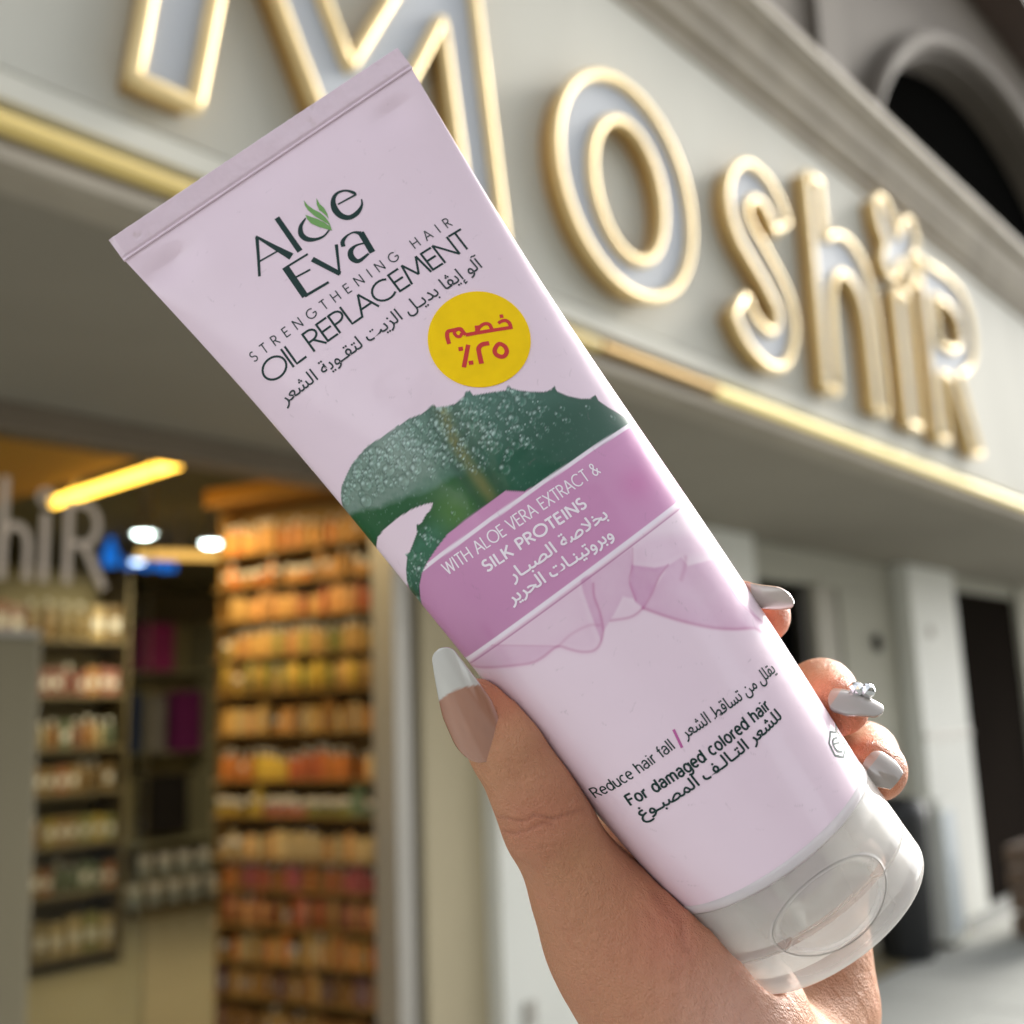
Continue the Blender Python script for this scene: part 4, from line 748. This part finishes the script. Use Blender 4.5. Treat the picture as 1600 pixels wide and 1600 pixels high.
# ---- frosted flip cap
def lathe_y(name, prof, m, nth=360, disp=None, cap_parent=None, smooth=True):
    th_ = np.linspace(0, 2 * np.pi, nth, endpoint=False); pr = np.array(prof, float); RR = pr[:, :1] + 0 * th_[None]; VV = pr[:, 1:] + 0 * th_[None]; TT = th_[None] + 0 * pr[:, :1]
    if disp is not None: RR = RR + disp(RR * np.cos(TT), VV, np.sin(TT))
    P = np.stack([RR * np.cos(TT), VV, RR * np.sin(TT)], -1).reshape(-1, 3) * MM; n = len(pr)
    a, b = np.meshgrid(np.arange(n - 1), np.arange(nth), indexing='ij'); b2 = (b + 1) % nth
    return np_mesh(name, P, np.stack([a * nth + b, a * nth + b2, (a + 1) * nth + b2, (a + 1) * nth + b], -1).reshape(-1, 4), m, cap_parent or tube, smooth)
def frosted(name, c, a0, a1, rough=.3):
    m = bpy.data.materials.new(name); m.use_nodes = True; n = m.node_tree; b = n.nodes['Principled BSDF']; out = n.nodes['Material Output']
    b.inputs['Base Color'].default_value = L4(c); b.inputs['Roughness'].default_value = rough; b.inputs['Coat Weight'].default_value = 1; b.inputs['Coat Roughness'].default_value = .06
    t = n.nodes.new('ShaderNodeBsdfTransparent'); t.inputs[0].default_value = (.95, .95, .94, 1); tl_ = n.nodes.new('ShaderNodeBsdfTranslucent'); tl_.inputs[0].default_value = L4(c)
    m1 = n.nodes.new('ShaderNodeMixShader'); m1.inputs[0].default_value = .25; n.links.new(b.outputs[0], m1.inputs[1]); n.links.new(tl_.outputs[0], m1.inputs[2])
    lw = n.nodes.new('ShaderNodeLayerWeight'); lw.inputs[0].default_value = .45; mr = n.nodes.new('ShaderNodeMapRange'); mr.inputs[3].default_value = a0; mr.inputs[4].default_value = a1
    n.links.new(lw.outputs['Facing'], mr.inputs[0]); m2 = n.nodes.new('ShaderNodeMixShader'); n.links.new(mr.outputs[0], m2.inputs[0]); n.links.new(t.outputs[0], m2.inputs[1]); n.links.new(m1.outputs[0], m2.inputs[2]); n.links.new(m2.outputs[0], out.inputs[0])
    return m
M_fr = frosted('frosted_plastic', (252, 251, 249), .13, .78, .12); M_fr2 = frosted('frosted_inner', (248, 246, 242), .30, .75, .4); M_ring = frosted('frosted_ring', (244, 238, 242), .72, .95)
cap = lathe_y('cap_ring', [(24.6, -182.7), (25.05, -183.0), (25.15, -184.6), (24.95, -185.0), (24.0, -185.05)], M_ring)
def recess(x, v, sn):
    e = np.hypot((x + 1.0) / 12.2, (v + 195.5) / 6.6); ins = np.clip((1.0 - e) / .06, 0, 1) * (sn > 0); ins = ins * ins * (3 - 2 * ins)
    ridge = np.exp(-((e - 1.04) / .035) ** 2) * .45 * (sn > 0)
    return -ins * (1.5 + 1.3 * np.clip((-194 - v) / 6, -.6, 1)) + ridge
rs = lambda a, b, n: list(np.linspace(a, b, n))
lathe_y('cap_skirt', [(24.9 - .25 * t, v_) for t, v_ in zip(rs(0, 1, 70), rs(-185.06, -197.1, 70))] + [(24.0, -197.2)], M_fr, disp=recess)
lidp = [(23.6, -197.7), (24.3, -197.72)] + [(24.6 - .1 * t, v_) for t, v_ in zip(rs(0, 1, 40), rs(-197.55, -203.3, 40))]
lidp += [(20.3 + 4.2 * math.cos(p), -203.4 - 4.0 * math.sin(p)) for p in np.linspace(0, math.pi / 2, 14)[1:]] + [(r, -207.4) for r in rs(19, 0.01, 12)]
lid = lathe_y('cap_lid', lidp, M_fr, disp=lambda x, v, sn: recess(x, v, sn) * (v > -202.9))
rim_ = [surf([-1.0 + 12.9 * math.cos(a)], [-195.5 + 7.05 * math.sin(a)], -.02)[0] * MM for a in np.linspace(0, 2 * math.pi, 73)[:-1]]
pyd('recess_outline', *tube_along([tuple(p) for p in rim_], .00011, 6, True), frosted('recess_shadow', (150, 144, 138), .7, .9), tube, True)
lathe_y('cap_inner_wall', [(22.6, -186), (22.4, -196.6), (21.0, -196.9), (9.5, -196.9), (9.0, -199.0), (3.5, -200.2), (3.4, -202.0)], M_fr2, 96)
lathe_y('tube_neck', [(24.2, -183.0), (16, -184.5), (12.5, -186.0), (12.4, -194.5), (11.0, -196.0), (3.0, -196.2)], frosted('neck_plastic', (240, 226, 236), .8, .95), 96)
lathe_y('lid_lining', [(23.4, -197.9), (23.2, -202.5), (22.4, -203.2)], M_fr2, 96)
for k in range(8):
    a = math.radians(20 + 45 * k); ca, sa = math.cos(a), math.sin(a); q = .45
    V = [((r * ca + s * q * -sa) * MM, v_ * MM, (r * sa + s * q * ca) * MM) for r in (12.6, 22.2) for v_ in (-186.4, -196.4) for s in (-1, 1)]
    pyd('cap_rib', V, [(0, 1, 3, 2), (4, 6, 7, 5), (0, 4, 5, 1), (2, 3, 7, 6), (0, 2, 6, 4), (1, 5, 7, 3)], M_fr2, tube)
# ------------------------------------------------------------------ the hand (same local frame as the tube, mm)
HC = json.loads('''{"thumb":[[-33.2,-124.9,4.5,5.6],[-33.5,-129.3,5.2,6.9],[-33.7,-135.7,5.8,8.0],[-34.9,-146.4,5.1,8.7],[-36.5,-153.8,4.5,9.3],[-37.4,-160.9,3.0,8.9],[-38.4,-169.6,1.4,9.7],[-38.7,-179.8,-0.2,11.8]],"thenar":[[-39.1,-171.3,-0.8,9.0],[-39.0,-184.6,-1.5,13.2],[-37.0,-197.4,0.0,17.0],[-35.8,-211.3,-0.6,19.5],[-37.6,-230.3,-7.9,21]],"thenar2":[[-35.0,-183.4,-3.0,10],[-33.2,-193.5,0.6,13],[-30.5,-206.3,2.2,14]],"wrist":[[-36.3,-232.9,-16.0,23],[-49.1,-262.1,-28.0,23],[-82.4,-320.1,-54.9,26],[-125.8,-408.2,-89.6,31]],"palm":[[-33.6,-244.2,-32.5,22],[-20.5,-232.9,-38.5,17],[-10.1,-209.0,-41.1,14],[-4.0,-182.0,-40.0,12]],"palm2":[[-24.8,-238.4,-33.2,20],[-11.7,-233.9,-38.6,14],[-0.2,-220.3,-40.7,12],[7.0,-201.8,-38.9,11]],"palm3":[[-36.3,-226.1,-25.7,20],[-29.9,-205.2,-40.0,13],[-21.2,-182.2,-45.8,12],[-10.0,-164.6,-45.7,11]],"web":[[-41.1,-178.6,-7.4,10],[-32.2,-177.2,-21.5,9],[-20.9,-176.1,-35.4,10]],"index":[[-8.4,-163.5,-44.4,10],[13.8,-147.4,-38.2,9],[27.8,-146.0,-20.5,7.8],[29.5,-147.9,-7.3,6.6]],"middle":[[-1.6,-180.9,-45.7,10.5],[21.9,-173.9,-42.8,9.2],[33.4,-173.2,-21.4,7.8],[30.4,-173.6,-3.6,6.6]],"ring":[[-0.8,-200.3,-48.7,10.5],[20.9,-195.8,-46.2,9.2],[33.1,-191.8,-24.5,7.8],[28.5,-189.7,-4.7,7.0]],"little":[[1.4,-218.3,-49.5,9.5],[11.7,-216.1,-42.2,8],[17.6,-212.8,-31.3,6.5]]}''')
hand = empty('hand'); hand.matrix_world = TM; tag(hand, 'left hand with long french tipped nails gripping the pink tube from behind', 'hand')
hs_ = 1.15
lo = np.array([-150, -432, -125.0]); hi = np.array([48, -108, 26.0])
# main block at fine pitch down to the wrist, forearm included at the same pitch
lo_m = np.array([-72, -262, -68.0]); 
def sd_cone(P, a, ra, b, rb):
    ba = b - a; l2 = ba @ ba; t = np.clip(((P - a) @ ba) / l2, 0, 1); return np.linalg.norm(P - a - t[..., None] * ba, axis=-1) - (ra + (rb - ra) * t)
def smin(a, b, k):
    h = np.clip(.5 + .5 * (b - a) / k, 0, 1); return b * (1 - h) + a * h - k * h * (1 - h)
def field(lo, hi, h, names=None):
    n = np.ceil((hi - lo) / h).astype(int) + 1; ax = [lo[i] + h * np.arange(n[i]) for i in range(3)]; F = np.full(n, 60.0, np.float32)
    KB = {'thumb': 3.0, 'thenar': 9, 'thenar2': 8, 'wrist': 10, 'palm': 10, 'palm2': 10, 'palm3': 9, 'web': 7, 'index': 2.2, 'middle': 2.2, 'ring': 2.2, 'little': 2.2}
    for nm, ch in HC.items():
        for i in range(len(ch) - 1):
            a = np.array(ch[i][:3]); b = np.array(ch[i + 1][:3]); ra, rb = ch[i][3], ch[i + 1][3]; k = KB[nm]
            if nm in ('index', 'middle', 'ring', 'little') and i == 0: k = 6
            mg = max(ra, rb) + k + 6; l_ = np.minimum(a, b) - mg; u_ = np.maximum(a, b) + mg
            s = []
            for d in range(3):
                i0 = max(0, int((l_[d] - lo[d]) / h)); i1 = min(n[d], int((u_[d] - lo[d]) / h) + 2); s.append(slice(i0, i1))
            if any(q.stop <= q.start for q in s): continue
            g = np.stack(np.meshgrid(ax[0][s[0]], ax[1][s[1]], ax[2][s[2]], indexing='ij'), -1)
            dd = sd_cone(g, a, ra, b, rb); F[tuple(s)] = smin(F[tuple(s)], dd, k)
    return F, ax
def tube_sd(X, Y, Z):
    a, b = ab(-Y / TL); q = np.sqrt((X / a) ** 2 + (Z / np.maximum(b, 2)) ** 2); d = (q - 1) * np.minimum(a, np.maximum(b, 2)); d = np.where(Y < -TL, np.hypot(X, Z) - 25.15, d)
    rr = np.hypot(X, Z) - 21; c = np.hypot(np.maximum(rr, 0), np.maximum(-203.2 - Y, 0)) - 4.2
    return np.where(Y < -203.2, c, d)
def surface_nets(F, lo, h):
    S = F < 0; A = [0, 1]; c8 = [(i, j, k) for i in A for j in A for k in A]; n = F.shape
    sh_ = lambda arr, o: arr[o[0]:n[0] - 1 + o[0], o[1]:n[1] - 1 + o[1], o[2]:n[2] - 1 + o[2]]
    cnt = sum(sh_(S, o).astype(np.int8) for o in c8); act = (cnt > 0) & (cnt < 8); idx = np.full(act.shape, -1, np.int64); I = np.argwhere(act); idx[act] = np.arange(len(I))
    acc = np.zeros((len(I), 3)); w_ = np.zeros(len(I)); val = {o: F[I[:, 0] + o[0], I[:, 1] + o[1], I[:, 2] + o[2]].astype(float) for o in c8}
    for o in c8:
        for d in range(3):
            if o[d] == 0:
                p = list(o); p[d] = 1; p = tuple(p); f0, f1 = val[o], val[p]; m = (f0 < 0) != (f1 < 0); t = np.where(m, f0 / np.where(m, f0 - f1, 1), 0)
                pos = np.array(o, float)[None] + 0 * acc; pos[:, d] += t; acc += pos * m[:, None]; w_ += m
    V = lo + h * (I + acc / w_[:, None]); Qs = []
    for d in range(3):
        e1, e2 = [(1, 2), (2, 0), (0, 1)][d]; a = [slice(None)] * 3; b = [slice(None)] * 3; a[d] = slice(0, n[d] - 1); b[d] = slice(1, n[d])
        E = np.argwhere(S[tuple(a)] != S[tuple(b)]); E = E[(E[:, e1] > 0) & (E[:, e2] > 0) & (E[:, e1] < n[e1] - 1) & (E[:, e2] < n[e2] - 1)]
        s = S[E[:, 0], E[:, 1], E[:, 2]]; u1 = np.zeros(3, int); u1[e1] = 1; u2 = np.zeros(3, int); u2[e2] = 1
        q = [idx[tuple((E - k1 * u1 - k2 * u2).T)] for k1, k2 in ((0, 0), (1, 0), (1, 1), (0, 1))]; q = np.stack(q, -1); q = np.where(s[:, None], q, q[:, ::-1]); Qs.append(q)
    return V, np.concatenate(Qs)
F, ax = field(lo, hi, hs_)
Gx, Gy, Gz = np.meshgrid(*ax, indexing='ij'); F = np.maximum(F, -(tube_sd(Gx, Gy, Gz) - .05)).astype(np.float32); F[:, 0, :] = 5; F[:, -1, :] = 5; F[0] = 5; F[-1] = 5; F[:, :, 0] = 5; F[:, :, -1] = 5
HV, HQ = surface_nets(F, lo, hs_)
del Gx, Gy, Gz
def vnormals(V, Q):
    a = V[Q[:, 2]] - V[Q[:, 0]]; b = V[Q[:, 3]] - V[Q[:, 1]]; fn = np.cross(a, b); N = np.zeros_like(V)
    for k in range(4): np.add.at(N, Q[:, k], fn)
    return N / np.maximum(np.linalg.norm(N, axis=1), 1e-9)[:, None]
def subdivide(V, Q):
    """split each quad in four (keeps shape, gives room for the creases)"""
    E = np.concatenate([Q[:, [0, 1]], Q[:, [1, 2]], Q[:, [2, 3]], Q[:, [3, 0]]]); Es = np.sort(E, 1); U, inv = np.unique(Es[:, 0] * (len(V) + 1) + Es[:, 1], return_inverse=True)
    a = U // (len(V) + 1); b = U % (len(V) + 1); EM = (V[a] + V[b]) / 2; FC = V[Q].mean(1); n = len(Q); e = inv.reshape(4, n) + len(V); c = np.arange(n) + len(V) + len(EM)
    return np.concatenate([V, EM, FC]), np.concatenate([np.stack([Q[:, k], e[k], c, e[k - 1]], -1) for k in range(4)])
def smooth(V, Q, it, lam=.5, keep=None):
    for _ in range(it):
        S_ = np.zeros_like(V); c = np.zeros(len(V))
        for k in range(4):
            for q in (Q[:, (k + 1) % 4], Q[:, k - 1]): np.add.at(S_, Q[:, k], V[q]); np.add.at(c, Q[:, k], 1)
        V = V + lam * (S_ / c[:, None] - V)
    return V
N0 = vnormals(HV, HQ)
if ((HV - HV.mean(0)) * N0).sum() < 0: HQ = HQ[:, ::-1]
HV = smooth(HV, HQ, 3); near = HV[:, 1] > -235
keepq = near[HQ].all(1)
HV2, HQ2 = subdivide(HV, HQ); HV2 = smooth(HV2, HQ2, 2)
HN = vnormals(HV2, HQ2)
CRE = json.loads('''[[[-44.0,-145.9,12.2],[-40.1,-148.2,12.5],[-35.7,-149.9,12.9],[-31.7,-152.1,13.2],[-28.2,-153.7,13.5]],[[-44.6,-148.9,12.0],[-42.1,-150.3,12.2],[-39.1,-151.1,12.5],[-35.8,-151.6,12.8]],[[-27.1,-177.1,12.3],[-26.8,-180.4,12.1],[-27.0,-183.9,11.9],[-28.4,-187.6,11.5]],[[-31.7,-177.2,11.8],[-37.4,-181.8,10.9],[-43.0,-187.2,10.0],[-47.6,-193.5,9.2]],[[-27.1,-184.6,11.8],[-33.5,-189.5,10.9],[-38.5,-195.4,10.0],[-41.8,-200.9,9.4]],[[-28.8,-188.1,11.5],[-32.6,-194.9,10.7],[-35.6,-202.3,10.0]],[[-30.0,-179.3,11.8],[-36.1,-185.9,10.8],[-41.1,-191.9,10.0]],[[-45.0,-152.2,11.8],[-41.3,-154.1,12.1],[-37.9,-155.5,12.3]]]''')
CW = [(.36, .30), (.40, .28), (1.0, .24), (.8, .06), (.8, .08), (.7, .07), (.7, .06), (.4, .12)]
red = np.zeros(len(HV2)); frontm = (HN[:, 2] > .15)
disp = np.zeros(len(HV2))
for c, (cw, dp) in zip(CRE, CW):
    P = np.array(catmull([p[:2] for p in c], 6)); box_ = (HV2[:, 0] > P[:, 0].min() - 5) & (HV2[:, 0] < P[:, 0].max() + 5) & (HV2[:, 1] > P[:, 1].min() - 5) & (HV2[:, 1] < P[:, 1].max() + 5) & frontm
    if not box_.any(): continue
    I = np.where(box_)[0]; d = ldist(P, HV2[I, 0] + 1.5 * (vnoise(HV2[I, 0] + 200, HV2[I, 1] + 500, .3, 5) - .5), HV2[I, 1] + 1.8 * (vnoise(HV2[I, 0] + 200, HV2[I, 1] + 500, .35, 6) - .5)); g = np.exp(-(d / cw) ** 2); disp[I] -= dp * g - dp * .35 * np.exp(-((d - 2 * cw) / cw) ** 2); red[I] = np.maximum(red[I], g * min(1, dp * 2.2))
HV2 = HV2 + HN * disp[:, None]
# skin tone: redder pads, knuckle and heel, yellower between
x, y, z = HV2.T; n1 = fbm(x + 200, y + 500, .06, 91); n2 = fbm(x + 200 + z, y + 500, .28, 95); 
tone = lin((186, 129, 97)); redt = lin((180, 106, 82)); ylw = lin((196, 143, 104)); pale = lin((216, 170, 154))
g3 = lambda c, r: np.exp(-(((HV2 - np.array(c)) / r) ** 2).sum(1))
colh = np.broadcast_to(tone, (len(x), 3)).copy(); mx3 = lambda c, t, q: c * (1 - np.clip(t, 0, 1)[:, None]) + q * np.clip(t, 0, 1)[:, None]
colh = mx3(colh, n1 * 1.2 - .3, ylw); colh = mx3(colh, g3((-30, -185, 12), 11) * .7 + g3((-36, -150, 12), 7) * .5, redt)
colh = mx3(colh, g3((-30, -205, 16), 13) * .75, pale); colh = mx3(colh, g3((28, -147, -2), 8) * .8 + g3((31, -174, -3), 8) * .8 + g3((29, -190, -3), 8) * .5 + g3((-32, -126, 8), 6) * .5, lin((222, 118, 84)))
colh = mx3(colh, (n2 - .5) * .5, redt); colh = mx3(colh, red * .5, lin((150, 86, 68)))
colh *= (1 + .06 * (fbm(x + 200, y + 500 + z, 1.3, 99) - .5))[:, None]
M_skin = mat('skin', (206, 150, 122), .42, attr='Col', sss=.0, spec=.45)
ns = M_skin.node_tree; b = ns.nodes['Principled BSDF']; b.inputs['Subsurface Weight'].default_value = .2; b.inputs['Subsurface Radius'].default_value = (1.0, .35, .2); b.inputs['Subsurface Scale'].default_value = .0028
tcn = ns.nodes.new('ShaderNodeTexCoord'); vo = ns.nodes.new('ShaderNodeTexVoronoi'); vo.inputs['Scale'].default_value = 1300; vo.feature = 'DISTANCE_TO_EDGE'
mp = ns.nodes.new('ShaderNodeMapping'); mp.inputs['Scale'].default_value = (1.5, .8, 1.2); mp.inputs['Rotation'].default_value = (0, 0, .5)
no = ns.nodes.new('ShaderNodeTexNoise'); no.inputs['Scale'].default_value = 420; no.inputs['Detail'].default_value = 8; no.inputs['Roughness'].default_value = .65
mp2 = ns.nodes.new('ShaderNodeMapping'); mp2.inputs['Scale'].default_value = (1.0, .22, 1.0); mp2.inputs['Rotation'].default_value = (0, 0, -.65)
no2 = ns.nodes.new('ShaderNodeTexNoise'); no2.inputs['Scale'].default_value = 520; no2.inputs['Detail'].default_value = 4
ma = ns.nodes.new('ShaderNodeMath'); ma.operation = 'MULTIPLY_ADD'; ma.inputs[1].default_value = .5; mb = ns.nodes.new('ShaderNodeMath'); mb.operation = 'MULTIPLY_ADD'; mb.inputs[1].default_value = .8
bp = ns.nodes.new('ShaderNodeBump'); bp.inputs['Strength'].default_value = .6; bp.inputs['Distance'].default_value = .0013
ns.links.new(tcn.outputs['Object'], mp.inputs[0]); ns.links.new(mp.outputs[0], vo.inputs['Vector']); ns.links.new(tcn.outputs['Object'], no.inputs['Vector']); ns.links.new(tcn.outputs['Object'], mp2.inputs[0]); ns.links.new(mp2.outputs[0], no2.inputs['Vector'])
ns.links.new(vo.outputs['Distance'], ma.inputs[0]); ns.links.new(no.outputs[0], ma.inputs[2]); ns.links.new(no2.outputs[0], mb.inputs[0]); ns.links.new(ma.outputs[0], mb.inputs[2]); ns.links.new(mb.outputs[0], bp.inputs['Height']); ns.links.new(bp.outputs[0], b.inputs['Normal'])
np_mesh('palm_and_fingers', HV2 * MM, HQ2, M_skin, hand, True, colh)

# nails
M_nail = mat('gel_nail', (200, 180, 170), .12, attr='Col', coat=1.0, spec=.6)
M_nail.node_tree.nodes['Principled BSDF'].inputs['Coat Roughness'].default_value = .04
def nail(base, tip, side, width, curv, lcurv, tipc, bedc, split, label, tipw=.42, taper=.5, thick=.55, cut=.25, rnd=.955):
    base = np.array(base, float); tip = np.array(tip, float); d = tip - base; Ln = np.linalg.norm(d); d /= Ln; s = np.array(side, float); s -= d * (s @ d); s /= np.linalg.norm(s); n = np.cross(s, d); 
    if n @ np.array([0, 0, 1.0]) < 0 and abs(n[2]) > .3: n = -n
    NS, NTT = 64, 25; S, T = np.meshgrid(np.linspace(0, 1, NS), np.linspace(-1, 1, NTT), indexing='ij')
    w = np.where(S < cut, np.sqrt(np.clip(1 - (1 - S / cut) ** 2, 0.0, 1)), 1.0); w = np.where(S > taper, 1 - (1 - tipw) * ((S - taper) / (1 - taper)) ** 1.15, w); w = np.where(S > rnd, w * np.sqrt(np.clip(1 - ((S - rnd) / (1.001 - rnd)) ** 2, 0.02, 1)), w)
    hw = width / 2 * np.maximum(w, .02); xx = T * hw; dz = -curv * (xx / (width / 2)) ** 2 + lcurv * 4 * S * (1 - S)
    P = base + d * (S * Ln)[..., None] + s * xx[..., None] + n * dz[..., None]
    sp_ = split + .05 * (1 - T ** 2) - .0; m = np.clip((S - sp_) / .012 + .5, 0, 1)[..., None]; bed = lin(bedc) * (1 + .08 * (vnoise(S * 9 + 3, T * 5 + 5, 1, 44) - .5))[..., None]; cc = lin(tipc) * m + bed * (1 - m)
    top_ = P.reshape(-1, 3); bot = (P - n * thick).reshape(-1, 3); i, j = np.meshgrid(np.arange(NS - 1), np.arange(NTT - 1), indexing='ij'); Q_ = np.stack([i * NTT + j, i * NTT + j + 1, (i + 1) * NTT + j + 1, (i + 1) * NTT + j], -1).reshape(-1, 4)
    lp = [j for j in range(NTT)] + [i * NTT + NTT - 1 for i in range(1, NS)] + [(NS - 1) * NTT + j for j in range(NTT - 2, -1, -1)] + [i * NTT for i in range(NS - 2, 0, -1)]; K = NS * NTT
    Qs = np.array([[a, b, b + K, a + K] for a, b in zip(lp, lp[1:] + lp[:1])]); QQ = np.concatenate([Q_, (Q_ + K)[:, ::-1], Qs[:, ::-1]])
    if np.cross(d, s) @ n > 0: QQ = QQ[:, ::-1]
    cc2 = np.concatenate([cc.reshape(-1, 3), cc.reshape(-1, 3) * np.array([1.0, .72, .55])])
    o = np_mesh('nail', np.concatenate([top_, bot]) * MM, QQ, M_nail, hand, True, cc2); o['label'] = label; return o, (base, d, s, n, Ln)
nail((-38.6, -134.6, 12.6), (-32.9, -110.4, 16.4), (6.8, -3.2, .8), 10.6, 2.9, 1.3, (198, 196, 190), (166, 118, 96), .60, 'long tapered thumb nail with white tip and beige bed', .38, .44, rnd=.93)
nail((25.6, -139.6, .5), (33.0, -147.4, 8.2), (-.42, -.22, -.72), 6.6, 2.0, 1.6, (176, 166, 156), (206, 160, 140), .3, 'nail of the index finger seen almost edge on', .85, .6, rnd=.72)
nm_, fr_ = nail((29.3, -168.2, 2.4), (34.4, -176.8, 8.4), (.80, .05, -.62), 8.2, 1.8, .9, (158, 151, 144), (186, 146, 128), .12, 'pale grey nail with two clear crystals', .42, .45, rnd=.88)
nail((26.8, -183.6, 3.6), (28.5, -190.6, 6.8), (.85, .35, -.3), 7.4, 1.7, .5, (158, 150, 142), (184, 144, 126), .18, 'short grey nail on the lowest visible finger', .6, .6)
Mc = mat('crystal', (235, 238, 240), .03, metal=.9)
bs0, d0, s0, n0_, ln0 = fr_
for k, (t, u_) in enumerate(((.42, 2.2), (.60, 2.9))):
    p = bs0 + d0 * ln0 * t + s0 * u_ + n0_ * 1.4
    bm = bmesh.new(); bmesh.ops.create_icosphere(bm, subdivisions=2, radius=1.7 * MM, matrix=Matrix.Translation(Vector(p * MM)) @ Matrix.Rotation(k * .7, 4, 'X')); bmobj('crystal', bm, Mc, hand)
